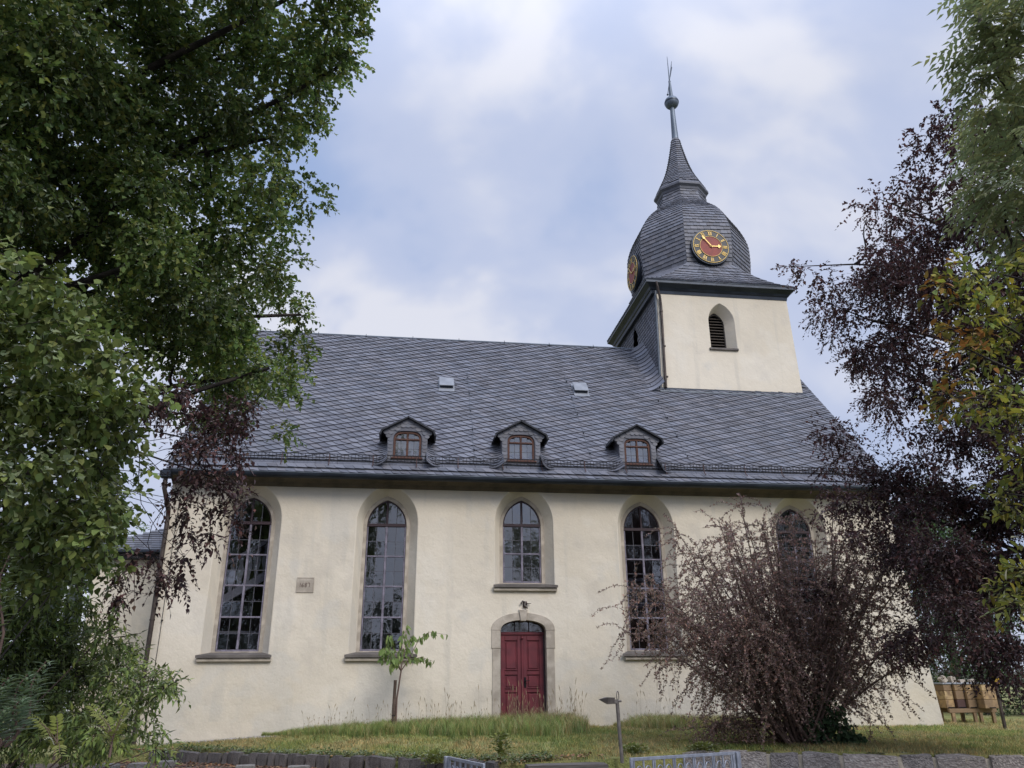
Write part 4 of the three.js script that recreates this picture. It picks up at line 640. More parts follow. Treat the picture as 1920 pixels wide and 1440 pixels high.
// ================================================================ plants
const LEAF = { // triangles in (along, across, up) units of leaf length / width
  ovate: [[0, 0, 0], [0.32, -0.5, 0.1], [0.5, 0, -0.03], [0.32, 0.5, 0.1], [0.7, -0.36, 0.06], [0.7, 0.36, 0.06], [1, 0, -0.08]],
  lance: [[0, 0, 0], [0.35, -0.5, 0.06], [0.5, 0, 0], [0.35, 0.5, 0.06], [0.7, -0.34, 0.0], [0.7, 0.34, 0.0], [1, 0, -0.12]],
};
const LEAF_IDX = [[0, 1, 2], [0, 2, 3], [1, 4, 2], [2, 5, 3], [4, 6, 2], [2, 6, 5]];
class Leaves {
  constructor(n) { this.P = new Float32Array(n * 54); this.N = new Float32Array(n * 54); this.C = new Float32Array(n * 54); this.i = 0; this.max = n * 54; this.R = V(0, 0, 0); this.U = V(0, 0, 0); this.q = Array.from({ length: 7 }, () => V(0, 0, 0)); }
  // p base, d direction along the leaf, n approximate up of the blade
  leaf(p, d, n, len, wid, shape, k, simple = false) {
    const { R, U, q } = this; R.crossVectors(d, n).normalize(); U.crossVectors(R, d).normalize();
    const s = LEAF[shape]; for (let i = 0; i < 7; i++) { const [a, b, c] = s[i]; q[i].set(p.x + d.x * a * len + R.x * b * wid + U.x * c * len, p.y + d.y * a * len + R.y * b * wid + U.y * c * len, p.z + d.z * a * len + R.z * b * wid + U.z * c * len); }
    const tris = simple ? [[0, 1, 6], [0, 6, 3]] : LEAF_IDX;
    for (const t of tris) { if (this.i >= this.max) return; for (const j of [t[0], t[2], t[1]]) { const o = this.i; this.P[o] = q[j].x; this.P[o + 1] = q[j].y; this.P[o + 2] = q[j].z; this.N[o] = U.x; this.N[o + 1] = U.y; this.N[o + 2] = U.z; this.C[o] = k[0]; this.C[o + 1] = k[1]; this.C[o + 2] = k[2]; this.i += 3; } }
  }
  geo() { const g = new THREE.BufferGeometry(); g.setAttribute('position', new THREE.BufferAttribute(this.P.slice(0, this.i), 3)); g.setAttribute('normal', new THREE.BufferAttribute(this.N.slice(0, this.i), 3)); g.setAttribute('color', new THREE.BufferAttribute(this.C.slice(0, this.i), 3)); return g; }
}
const leafMat = (tr = 0.4, rough = 0.95) => new THREE.MeshPhysicalMaterial({ vertexColors: true, side: THREE.DoubleSide, roughness: rough, transmission: tr, thickness: 0, specularIntensity: 0.5 });
const LM = leafMat(0.5), LMdark = leafMat(0.35);
const bark = (a, b, s) => std({ map: noiseMap(a, b, 0.9, 8, 128, 0.1, s), bumpMap: bumpMap(0.5, 10, 128, s), bumpScale: 0.02, roughness: 0.95 });
const BARK = { dark: bark('#3a332c', '#241f1b', 91), grey: bark('#5a544c', '#3d3832', 92), twig: std({ color: 0x2c241e, roughness: 0.95 }), brown: std({ color: 0x66534a, roughness: 0.95 }) };
const rv = (r, o = V(0, 0, 0)) => { let x, y, z, l; do { x = r() * 2 - 1; y = r() * 2 - 1; z = r() * 2 - 1; l = x * x + y * y + z * z; } while (l > 1 || l < 1e-4); l = Math.sqrt(l); return o.set(x / l, y / l, z / l); };
const vary = (r, base, amt = 0.3, hue = 0.12) => { const k = 1 + (r() - 0.5) * 2 * amt, h = (r() - 0.5) * 2 * hue; return [base[0] * k * (1 + h), base[1] * k, base[2] * k * (1 - h)]; };
const pick = (r, list) => list[Math.floor(r() * list.length)];

// A crown of leafy sprays: clumps of [centre, radius]; each spray is a twig that grows outward (and droops) and carries leaves along it.
function sprays(L, tw, r, clumps, o) {
  const d = V(0, 0, 0), p = V(0, 0, 0), side = V(0, 0, 0), n = V(0, 0, 0), ld = V(0, 0, 0), q = V(0, 0, 0), c = V(0, 0, 0);
  for (const big of clumps) {
    const palette = big.colors ?? o.colors, base = 1 + (r() - 0.5) * (o.toneVar ?? 0.25), R = Math.max(big.r - o.spray * 0.45, big.r * 0.3);
    const sr0 = Math.min(o.sub ?? 0.3, R * 0.7), ns = Math.max(3, Math.round((o.fill ?? 2.2) * Math.pow(R / sr0, 2) * (big.k ?? 1)));
    for (let j = 0; j < ns; j++) {
      const sr = sr0 * (0.65 + 0.6 * r()); rv(r, d); c.copy(big.c).addScaledVector(d, Math.max(0, R - sr * 0.9) * Math.pow(r(), 0.4));
      const tone = base * (1 + (r() - 0.5) * (o.subVar ?? 0.7)), num = Math.max(o.least ?? 3, Math.round(o.per * Math.pow(sr / 0.3, 2)));
      for (let k = 0; k < num; k++) {
        rv(r, d); d.y = d.y * 0.75 + 0.1; p.copy(c).addScaledVector(d, sr * Math.pow(r(), 0.5));
        const len = o.spray * (0.6 + 0.8 * r()); rv(r, q); d.lerp(q, o.wild ?? 0.35); d.y -= (o.droop ?? 0.2) * r(); d.normalize();
        const steps = o.leaves, sag = (o.sag ?? 0.25) * len, pts = tw ? [p.clone()] : null;
        for (let s = 0; s < steps; s++) {
          const t = (s + 1) / steps; q.set(p.x + d.x * len * t, p.y + d.y * len * t - sag * t * t, p.z + d.z * len * t);
          rv(r, side); ld.copy(d).multiplyScalar(0.6).addScaledVector(side, 0.8); ld.y -= (o.hang ?? 0.35) * (0.4 + r()); ld.normalize();
          n.set((r() - 0.5) * o.tilt, 1, (r() - 0.5) * o.tilt).normalize();
          if (Math.abs(ld.dot(n)) > 0.95) n.set(1, 0.2, 0.3).normalize();
          const sz = o.size * (0.65 + 0.7 * r()), col = vary(r, pick(r, palette), o.var ?? 0.28, o.hue ?? 0.1); col[0] *= tone; col[1] *= tone; col[2] *= tone;
          L.leaf(q, ld, n, sz, sz * o.ratio, o.shape, col, o.simple);
          if (tw && (s === steps - 1 || s === Math.floor(steps / 2))) pts.push(q.clone());
        }
        if (tw && r() < (o.twigs ?? 0.6)) tw.tube(pts, pts.map((_, i) => (o.twigR ?? 0.005) * (1 - 0.3 * i)), 3, false);
      }
    }
  }
}
// limb from a to b, bending, tapering
function limb(b, r, a, e, r0, r1, seg = 6, bend = 0.15, sides = 7) { const n = 6, L = a.distanceTo(e), pts = [], rad = [], o1 = rv(r).multiplyScalar(L * bend), o2 = rv(r).multiplyScalar(L * bend * 0.6); for (let i = 0; i <= n; i++) { const t = i / n, p = a.clone().lerp(e, t); p.addScaledVector(o1, Math.sin(t * Math.PI)).addScaledVector(o2, Math.sin(t * Math.PI * 2)); pts.push(p); rad.push(mix(r0, r1, Math.pow(t, 0.7))); } b.tube(pts, rad, sides, false); return pts; }
function clumpsFrom(list, D, r, spread, extra = {}) { return list.map(([u, v, px, dd = 0, o = {}]) => { const dist = D + dd + (r() - 0.5) * spread, c = atD(u, v, dist); return { c, r: px * dist / 1442, ...extra, ...o }; }); }

const LIME = [[0.166, 0.247, 0.057], [0.138, 0.211, 0.057], [0.208, 0.281, 0.066], [0.124, 0.192, 0.057], [0.264, 0.294, 0.066]];
// ---- lime tree at the left, hanging over the view
{
  const r = rng(11), D = 11.2;
  const list = [[618, 62, 72], [645, 120, 40], [665, 15, 36], [560, 130, 85], [575, 225, 45], [520, 255, 60], [500, 330, 62], [480, 385, 60], [525, 405, 24], [440, 450, 70], [500, 505, 45], [540, 555, 50], [565, 590, 32], [550, 645, 42], [565, 670, 26], [505, 690, 45], [550, 733, 24], [500, 728, 26], [430, 560, 85], [425, 650, 75], [455, 705, 40], [340, 560, 105], [335, 650, 70], [385, 350, 105], [420, 220, 115], [460, 90, 115], [300, 80, 125], [285, 220, 125], [250, 350, 125], [220, 480, 115], [240, 590, 85], [120, 100, 135], [100, 280, 135], [80, 420, 120], [0, 150, 140], [0, 330, 140], [290, -90, 140], [500, -70, 125], [640, -55, 80], [100, -100, 145], [-150, 60, 190], [-150, 330, 190], [-170, 580, 150], [-60, 520, 110], [-330, 150, 220], [-330, 450, 220], [300, 470, 90], [380, 470, 80], [190, 180, 110], [180, 410, 100], [370, 700, 40], [400, 745, 24]];
  const above = [[0, -300, 230, 0], [350, -320, 230, 0], [620, -260, 170, 0], [-350, -250, 260, 0], [150, -620, 260, 0], [-200, -620, 280, 0], [480, -560, 220, 0], [-500, 150, 260, 0], [-520, 500, 240, 0], [-420, 780, 200, 0], [-600, -300, 280, 0]];
  const t = thing('lime_tree', 'large dark green lime tree spreading its boughs over the church roof', 'tree');
  const cl = clumpsFrom(list, D, r, 3.0), L = new Leaves(120000), tw = new B(), cover = clumpsFrom(above, D, r, 3);
  // second, deeper layer so that the crown has volume
  for (const c of cl.slice(18)) cl.push({ c: c.c.clone().add(V((r() - 0.5) * 1.2, (r() - 0.5) * 1.0, -1.4 - r() * 1.4)), r: c.r * 0.95, k: 0.3 });
  sprays(L, tw, r, cl, { per: 36, ref: 0.62, spray: 0.2, leaves: 8, size: 0.062, ratio: 0.86, shape: 'ovate', colors: LIME, tilt: 1.1, droop: 0.3, sag: 0.25, hang: 0.45, shell: 0.92, toneVar: 0.5, twigs: 0.25, simple: true, sub: 0.34, fill: 1.75, subVar: 0.9 });
  sprays(L, null, r, cover, { per: 26, spray: 0.3, leaves: 6, size: 0.085, ratio: 0.86, shape: 'ovate', colors: LIME, tilt: 1.3, simple: true, sub: 0.5, fill: 0.7 });
  const b = new B(), base = V(-10.6, -1.0, 12.2), fork = V(-10.3, 2.6, 12.0), top = V(-9.9, 6.6, 11.7), hi = V(-9.6, 10.5, 11.6);
  b.tube([base, V(-10.45, 0.3, 12.1), fork, V(-10.0, 4.6, 11.85), top, hi], [0.52, 0.40, 0.36, 0.31, 0.25, 0.12], 12);
  part('trunk', b.geo(), BARK.dark, t);
  const forks = [fork, top, V(-10.05, 4.6, 11.85), hi];
  for (const i of [1, 5, 8, 12, 15, 20, 22, 25, 28, 31, 36, 38, 46, 47]) { const e = cl[i].c, f = forks.reduce((a, q) => (Math.abs(q.y - (e.y - 1.5)) < Math.abs(a.y - (e.y - 1.5)) ? q : a)); const lb = new B(), pts = limb(lb, r, f, e, 0.12, 0.02, 6, 0.06); for (let k = 2; k < 6; k++) { const near = cl.reduce((a, c) => (c.c.distanceTo(pts[k]) < a.c.distanceTo(pts[k]) && c.c !== e ? c : a), cl[0]); limb(lb, r, pts[k], near.c, 0.03, 0.008, 5, 0.12, 5); } part('limb', lb.geo(), BARK.dark, t); }
  part('twigs', tw.geo(), BARK.twig, t).userData.kind = 'stuff'; part('crown', L.geo(), LM, t);
}
// ---- hazel in front of it
{
  const r = rng(12), t = thing('hazel_shrub', 'light green hazel shrub with broad leaves below the lime tree boughs', 'shrub');
  const list = [[20, 480, 40], [60, 520, 60], [125, 560, 60], [30, 600, 85], [110, 650, 75], [200, 655, 60], [245, 672, 34], [60, 750, 100], [175, 760, 75], [225, 810, 45], [60, 880, 105], [165, 880, 75], [205, 950, 48], [100, 985, 85], [150, 1040, 55], [40, 1050, 75], [-60, 560, 100], [-80, 760, 130], [-60, 960, 130], [185, 1000, 36], [230, 735, 34]];
  const cl = clumpsFrom(list, 7.4, r, 1.2), L = new Leaves(24000), tw = new B();
  for (const c of cl.slice()) cl.push({ c: c.c.clone().add(V((r() - 0.5) * 0.4, (r() - 0.5) * 0.3, -0.6 - r() * 0.5)), r: c.r, k: 0.45 });
  sprays(L, tw, r, cl, { per: 30, ref: 0.36, spray: 0.17, leaves: 7, size: 0.066, ratio: 0.82, shape: 'ovate', colors: [[0.182, 0.227, 0.050], [0.147, 0.202, 0.046], [0.210, 0.247, 0.061], [0.126, 0.176, 0.044]], tilt: 1.2, droop: 0.3, hang: 0.5, shell: 0.85, toneVar: 0.35, twigs: 0.4, sub: 0.2, fill: 2.0, subVar: 0.7 });
  const foot = V(-8.4, -0.95, 13.4);
  for (let i = 0; i < 9; i++) { const b = new B(), f = foot.clone().add(V((r() - 0.5) * 0.7, 0, (r() - 0.5) * 0.7)); limb(b, r, f, cl[21 + (i * 5 + 2) % 20].c, 0.014, 0.005, 6, 0.05, 6); part('stem', b.geo(), BARK.grey, t); }
  part('twigs', tw.geo(), BARK.twig, t).userData.kind = 'stuff'; part('crown', L.geo(), LM, t);
}
const BEECH = [[0.101, 0.048, 0.048], [0.075, 0.040, 0.040], [0.130, 0.060, 0.052], [0.086, 0.056, 0.040], [0.065, 0.035, 0.040]];
// ---- copper beech boughs drooping at the left corner
{
  const r = rng(13), t = thing('copper_beech', 'copper beech whose purple boughs droop before the downpipe corner', 'tree', [0, 0, 0], 'copper beeches');
  const hang = [[420, 790, 52], [455, 760, 36], [385, 830, 42], [440, 850, 34], [350, 820, 34], [415, 900, 40], [370, 890, 38], [400, 955, 30], [350, 960, 24], [350, 1000, 20], [345, 1045, 16], [338, 1085, 12], [325, 920, 26], [250, 1050, 24], [285, 1045, 22], [218, 1080, 20], [225, 1120, 14], [290, 760, 40], [330, 735, 40], [60, 970, 55], [30, 1040, 55], [380, 770, 40], [440, 920, 22], [300, 1080, 14], [120, 960, 40], [445, 970, 16], [395, 1000, 14]];
  const up = [[-60, 900, 80], [-150, 780, 120], [-220, 640, 150], [-120, 1000, 90], [200, 780, 50], [120, 880, 50]];
  const cl = clumpsFrom(hang, 10.2, r, 1.4), c2 = clumpsFrom(up, 11, r, 2), L = new Leaves(24000), tw = new B();
  sprays(L, tw, r, cl, { per: 56, spray: 0.24, leaves: 8, size: 0.06, ratio: 0.62, shape: 'ovate', colors: BEECH, tilt: 0.9, droop: 0.9, sag: 0.5, hang: 0.3, toneVar: 0.3, twigs: 0.5, simple: true, sub: 0.2, fill: 2.3 });
  sprays(L, tw, r, c2, { per: 28, spray: 0.3, leaves: 8, size: 0.06, ratio: 0.62, shape: 'ovate', colors: BEECH, tilt: 0.9, droop: 0.5, twigs: 0.3, simple: true, sub: 0.35, fill: 1.8 });
  const b = new B(), base = V(-13.4, -1, 10.6); b.tube([base, V(-13.3, 1.5, 10.6), V(-13.0, 5, 10.9), V(-12.6, 8.5, 11.2)], [0.5, 0.38, 0.3, 0.16], 12); part('trunk', b.geo(), BARK.grey, t);
  const from = [V(-13.0, 5, 10.9), V(-12.9, 6, 11.0), V(-12.7, 7.4, 11.1)];
  [0, 2, 5, 17, 19].forEach((i, k) => { const lb = new B(), pts = limb(lb, r, from[k % 3], cl[i].c, 0.05, 0.008, 6, 0.05); for (const j of [3, 4, 5, 6]) { const q = cl[(i + j * 2) % cl.length]; limb(lb, r, pts[j], q.c, 0.01, 0.003, 5, 0.1, 4); } part('limb', lb.geo(), BARK.dark, t); });
  part('twigs', tw.geo(), BARK.twig, t).userData.kind = 'stuff'; part('crown', L.geo(), LMdark, t);
}
// ---- copper beech at the right
{
  const r = rng(14), t = thing('copper_beech', 'tall copper beech with dark purple crown over the right end of the roof', 'tree', [0, 0, 0], 'copper beeches');
  const list = [[1775, 222, 42], [1740, 262, 42], [1800, 270, 55], [1712, 300, 30], [1718, 345, 44], [1770, 345, 65], [1645, 372, 38], [1612, 385, 24], [1690, 400, 52], [1625, 410, 26], [1760, 430, 75], [1668, 462, 42], [1478, 500, 12], [1500, 506, 18], [1535, 512, 24], [1558, 545, 36], [1530, 560, 20], [1592, 590, 46], [1645, 530, 58], [1610, 520, 30], [1618, 650, 46], [1596, 690, 22], [1660, 695, 46], [1640, 735, 18], [1700, 610, 88], [1720, 515, 80], [1790, 550, 100], [1850, 400, 100], [1880, 250, 90], [1850, 650, 110], [1750, 725, 66], [1695, 770, 32], [1710, 810, 22], [1800, 820, 70], [1880, 800, 110], [1548, 880, 26], [1575, 862, 24], [1610, 870, 36], [1650, 890, 42], [1690, 905, 44], [1560, 915, 30], [1590, 945, 40], [1645, 950, 52], [1540, 960, 18], [1720, 950, 56], [1780, 925, 56], [1850, 960, 85], [1600, 1000, 26], [1700, 1030, 60], [1780, 1040, 80], [1860, 1080, 100], [1800, 1150, 75], [1880, 1200, 75], [1740, 1105, 40], [1760, 870, 26], [1930, 500, 110], [1960, 900, 110], [1990, 700, 130], [1970, 1100, 100], [2060, 500, 150], [2080, 900, 150], [1850, 1250, 40], [1920, 1280, 40], [1775, 1200, 26]];
  const cl = clumpsFrom(list.map(([u, v, px]) => [u, v, px * 0.88, 0, { k: v > 820 ? 1.7 : v > 480 ? 1.25 : 1 }]), 15.2, r, 3.4), L = new Leaves(75000), tw = new B();
  for (const c of cl.slice(24)) if (c.r > 0.5) cl.push({ c: c.c.clone().add(V((r() - 0.5) * 1.0, (r() - 0.5) * 0.8, -1.3 - r() * 1.6)), r: c.r * 0.95, k: 0.5 });
  sprays(L, tw, r, cl, { per: 36, spray: 0.27, leaves: 8, size: 0.066, ratio: 0.64, shape: 'ovate', colors: BEECH, tilt: 1.1, droop: 0.5, sag: 0.35, hang: 0.3, toneVar: 0.4, twigs: 0.3, simple: true, sub: 0.32, fill: 1.55, subVar: 0.8 });
  const foot = V(11.4, -0.5, 9.0), b = new B(), mid = V(11.2, 3, 8.9), hi = V(10.9, 8, 8.8), top = V(10.4, 13, 8.6);
  b.tube([foot, V(11.3, 1, 9), mid, V(11.1, 5.5, 8.85), hi, top], [0.55, 0.42, 0.38, 0.32, 0.24, 0.06], 12); part('trunk', b.geo(), BARK.grey, t);
  const forks = [mid, V(11.1, 5.5, 8.85), hi, V(10.6, 10.5, 8.7)];
  for (const i of [0, 6, 12, 16, 20, 24, 27, 30, 35, 41, 45, 48, 50, 33]) { const e = cl[i].c, f = forks.reduce((a, q) => (Math.abs(q.y - (e.y - 1)) < Math.abs(a.y - (e.y - 1)) ? q : a)); const lb = new B(), pts = limb(lb, r, f, e, 0.10, 0.006, 6, 0.06); for (let k = 2; k < 6; k++) { const near = cl.reduce((a, c) => (c.c.distanceTo(pts[k]) < a.c.distanceTo(pts[k]) && c.c !== e ? c : a), cl[0]); limb(lb, r, pts[k], near.c, 0.028, 0.008, 5, 0.12, 5); } part('limb', lb.geo(), BARK.dark, t); }
  part('twigs', tw.geo(), BARK.twig, t).userData.kind = 'stuff'; part('crown', L.geo(), LMdark, t);
}
// ---- ash, feathered leaves, upper right
{
  const r = rng(15), t = thing('ash_tree', 'ash tree with feathery grey-green leaves in front of the copper beech', 'tree');
  const list = [[1848, 40, 26], [1822, 95, 16], [1885, 50, 40], [1868, 140, 38], [1815, 150, 10], [1895, 235, 46], [1850, 250, 26], [1835, 320, 22], [1880, 355, 38], [1842, 395, 20], [1905, 430, 30], [1965, 100, 70], [1975, 300, 70], [1870, -30, 40], [1955, -60, 70], [1970, 450, 50], [1850, 200, 14], [2040, 200, 120]];
  const cl = clumpsFrom(list, 10, r, 1.6), L = new Leaves(50000), tw = new B(), d = V(0, 0, 0), s = V(0, 0, 0), n = V(0, 0, 0), p = V(0, 0, 0), ld = V(0, 0, 0);
  const cols = [[0.27, 0.32, 0.14], [0.24, 0.29, 0.13], [0.30, 0.34, 0.15], [0.33, 0.34, 0.13]];
  for (const c of cl) { const num = Math.round(46 * Math.pow((c.r + 0.12) / 0.4, 2)); for (let k = 0; k < num; k++) {
    rv(r, d); const a = c.c.clone().addScaledVector(d, c.r * Math.pow(r(), 0.4)); d.y = 0.15 - 0.75 * r(); d.normalize(); s.crossVectors(d, V(0, 1, 0)).normalize(); n.crossVectors(s, d).normalize(); if (n.y < 0) n.negate(); const len = 0.24 + 0.12 * r(), col0 = pick(r, cols), pts = [a];
    for (let i = 0; i <= 4; i++) { const t2 = i / 4; p.copy(a).addScaledVector(d, len * (0.2 + 0.8 * t2)); p.y -= 0.08 * t2 * t2; pts.push(p.clone()); const cv = vary(r, col0, 0.2, 0.06); for (const g of i === 4 ? [0] : [-1, 1]) { ld.copy(d).multiplyScalar(g ? 0.55 : 1).addScaledVector(s, g * 0.85); ld.y -= 0.25; ld.normalize(); L.leaf(p, ld, n, 0.105 * (0.8 + 0.4 * r()), 0.042, 'lance', cv, true); } }
    if (r() < 0.8) tw.tube([pts[0], pts[3], pts[5]], 0.0025, 3, false);
  } }
  const b = new B(), foot = V(4.9, -0.9, 14.8); b.tube([foot, V(4.8, 2.5, 14.8), V(4.6, 6, 14.6), V(4.3, 10.5, 14.4)], [0.28, 0.2, 0.14, 0.03], 10); part('trunk', b.geo(), BARK.grey, t);
  for (const i of [0, 2, 3, 5, 8, 10, 12]) { const lb = new B(); limb(lb, r, V(4.65, clamp(cl[i].c.y - 1.0, 2.5, 10), 14.65), cl[i].c, 0.05, 0.008, 6, 0.08, 6); part('limb', lb.geo(), BARK.dark, t); }
  part('twigs', tw.geo(), BARK.brown, t).userData.kind = 'stuff'; part('crown', L.geo(), leafMat(0.5), t);
}
// ---- tree turning yellow and orange, right edge
{
  const r = rng(16), t = thing('turning_tree', 'small tree with broad leaves turning yellow and orange before the copper beech', 'tree');
  const Y = [[0.275, 0.275, 0.039], [0.213, 0.237, 0.044], [0.325, 0.288, 0.044], [0.150, 0.188, 0.039]], O = [[0.36, 0.16, 0.035], [0.30, 0.19, 0.04], [0.22, 0.2, 0.04]];
  const list = [[1880, 515, 60], [1825, 510, 38], [1775, 535, 24, 0, { colors: O }], [1850, 590, 50], [1800, 620, 24, 0, { colors: O }], [1815, 655, 26, 0, { colors: O }], [1900, 610, 55], [1825, 735, 42], [1785, 745, 22, 0, { colors: O }], [1775, 770, 14], [1880, 720, 50], [1900, 810, 34], [1885, 925, 22], [1905, 960, 24], [1915, 860, 24], [1885, 1100, 22], [1908, 1128, 26], [1920, 1070, 20], [1960, 600, 80], [1965, 760, 80], [1960, 950, 60], [1970, 1110, 50], [1850, 660, 30], [1800, 560, 20], [1850, 760, 26]];
  const cl = clumpsFrom(list, 8, r, 1.0), L = new Leaves(9000), tw = new B();
  sprays(L, tw, r, cl, { per: 20, spray: 0.2, leaves: 5, size: 0.078, ratio: 0.5, sub: 0.16, fill: 2.4, subVar: 0.5, shape: 'ovate', colors: Y, tilt: 0.9, droop: 0.1, sag: 0.15, hang: 0.15, shell: 0.95, toneVar: 0.3, twigs: 1, twigR: 0.005 });
  const b = new B(), foot = V(3.3, -0.9, 16.2); b.tube([foot, V(3.25, 1.2, 16.2), V(3.15, 3.2, 16.1), V(3.05, 5.0, 16.0)], [0.13, 0.1, 0.075, 0.03], 9); part('trunk', b.geo(), BARK.grey, t);
  for (const i of [0, 2, 3, 5, 7, 8, 10, 12, 15, 18]) { const lb = new B(); limb(lb, r, V(3.2, clamp(cl[i].c.y - 0.6, 0.8, 5), 16.1), cl[i].c, 0.03, 0.007, 6, 0.08, 6); part('limb', lb.geo(), BARK.dark, t); }
  part('twigs', tw.geo(), BARK.twig, t).userData.kind = 'stuff'; part('crown', L.geo(), leafMat(0.45), t);
}
// ---- barberry bush: a fan of stems with small brown-purple leaves
{
  const r = rng(17), foot = V(4.45, -0.28, 6.45), t = thing('barberry_bush', 'spreading barberry bush with brown-purple leaves on bare fanned stems', 'bush');
  const L = new Leaves(70000), fine = new B(), cols = [[0.338, 0.207, 0.172], [0.286, 0.177, 0.149], [0.390, 0.244, 0.196], [0.247, 0.189, 0.127], [0.208, 0.159, 0.109]];
  const d = V(0, 0, 0), q = V(0, 0, 0), n = V(0, 0, 0), ld = V(0, 0, 0);
  const shoot = (pts, dens, sz) => { for (let i = 0; i + 1 < pts.length; i++) { const m = Math.max(1, Math.round(pts[i].distanceTo(pts[i + 1]) * dens)); for (let k = 0; k < m; k++) { q.copy(pts[i]).lerp(pts[i + 1], r()); rv(r, ld); ld.y += 0.2; ld.normalize(); rv(r, n); if (Math.abs(n.dot(ld)) > 0.9) continue; const s = sz * (0.6 + 0.8 * r()); q.addScaledVector(ld, 0.006); L.leaf(q, ld, n, s, s * 0.62, 'ovate', vary(r, pick(r, cols), 0.35, 0.12), true); } } };
  const arc = (a, dir, len, sag, n2 = 7) => { const pts = []; for (let i = 0; i <= n2; i++) { const t2 = i / n2; pts.push(V(a.x + dir.x * len * t2 + (r() - 0.5) * 0.09, a.y + dir.y * len * t2 - sag * t2 * t2 + (r() - 0.5) * 0.04, a.z + dir.z * len * t2 + (r() - 0.5) * 0.09)); } return pts; };
  for (let i = 0; i < 66; i++) {
    const b = new B(), lean = (r() * 2 - 1), az = (r() * 2 - 1) * 0.75; const out = Math.abs(lean);
    const dir = V(lean * (lean < 0 ? 0.58 : 0.62), 1.0 - 0.30 * out, az * 0.55).normalize(), len = (lean > 0 ? 5.2 : 5.35) * (0.66 + 0.34 * r()) * (1 - 0.04 * out), a = foot.clone().add(V((r() - 0.5) * 0.7 + lean * 0.15, 0, (r() - 0.5) * 0.5));
    const pts = arc(a, dir, len, (0.35 + 0.9 * out) * (0.5 + 0.6 * r())); b.tube(pts, pts.map((_, k) => mix(0.026 + 0.014 * r(), 0.005, k / 7)), 5, false); part('stem', b.geo(), BARK.brown, t);
    for (let k = 2; k < 8; k++) { const nn = k < 3 ? 1 : 8; for (let j = 0; j < nn; j++) { rv(r, d); d.multiplyScalar(0.8).addScaledVector(dir, 0.5); d.y -= 0.1; d.normalize(); const tl = 0.4 + 0.65 * r(), tp = arc(pts[k].clone().lerp(pts[k - 1], r()), d, tl, 0.1 + 0.38 * tl, 5); fine.tube(tp, [0.005, 0.004, 0.004, 0.003, 0.003, 0.002], 3, false); shoot(tp, k < 3 ? 8 : 66, 0.042); } }
    shoot(pts.slice(4), 30, 0.034);
  }
  // low arching branches at the left
  for (let i = 0; i < 11; i++) { const b = new B(), dir = V(-0.95 - 0.25 * r(), 0.62 - 0.3 * r(), 0.3 * (r() - 0.5)).normalize(), pts = arc(foot.clone().add(V(-0.1, 0.5 * r(), 0)), dir, 1.5 + 0.9 * r(), 0.45 + 0.4 * r(), 8); b.tube(pts, pts.map((_, k) => mix(0.018, 0.003, k / 8)), 5, false); part('stem', b.geo(), BARK.brown, t); for (let k = 3; k < 9; k++) for (let j = 0; j < 4; j++) { rv(r, d); d.y -= 0.5; d.x -= 0.3; d.normalize(); const tp = arc(pts[k], d, 0.25 + 0.3 * r(), 0.15, 4); fine.tube(tp, 0.003, 3, false); shoot(tp, 40, 0.036); } }
  part('twigs', fine.geo(), BARK.brown, t).userData.kind = 'stuff'; part('foliage', L.geo(), leafMat(0.4), t);
  // ivy at its foot
  const iv = thing('ivy_clump', 'dark ivy growing round the foot of the barberry bush', 'ivy'), L2 = new Leaves(1600); for (let i = 0; i < 1300; i++) { const x = 4.75 + (r() - 0.35) * 1.1, h = r() * 1.05 * Math.exp(-Math.pow((x - 4.75) / 0.5, 2)); q.set(x, -0.28 + h, 6.55 + (r() - 0.4) * 0.6); rv(r, ld); ld.y -= 0.3; ld.normalize(); n.set(r() - 0.5, 0.6, 0.8).normalize(); L2.leaf(q, ld, n, 0.075, 0.07, 'ovate', vary(r, [0.045, 0.08, 0.03], 0.3), false); } part('foliage', L2.geo(), LMdark, iv); const b3 = new B(); for (let i = 0; i < 6; i++) limb(b3, r, V(4.6 + r() * 0.4, -0.3, 6.5), V(4.4 + r() * 0.8, 0.5 * r() + 0.2, 6.6), 0.015, 0.006, 4, 0.1, 5); part('stems', b3.geo(), BARK.twig, iv).userData.kind = 'stuff';
}
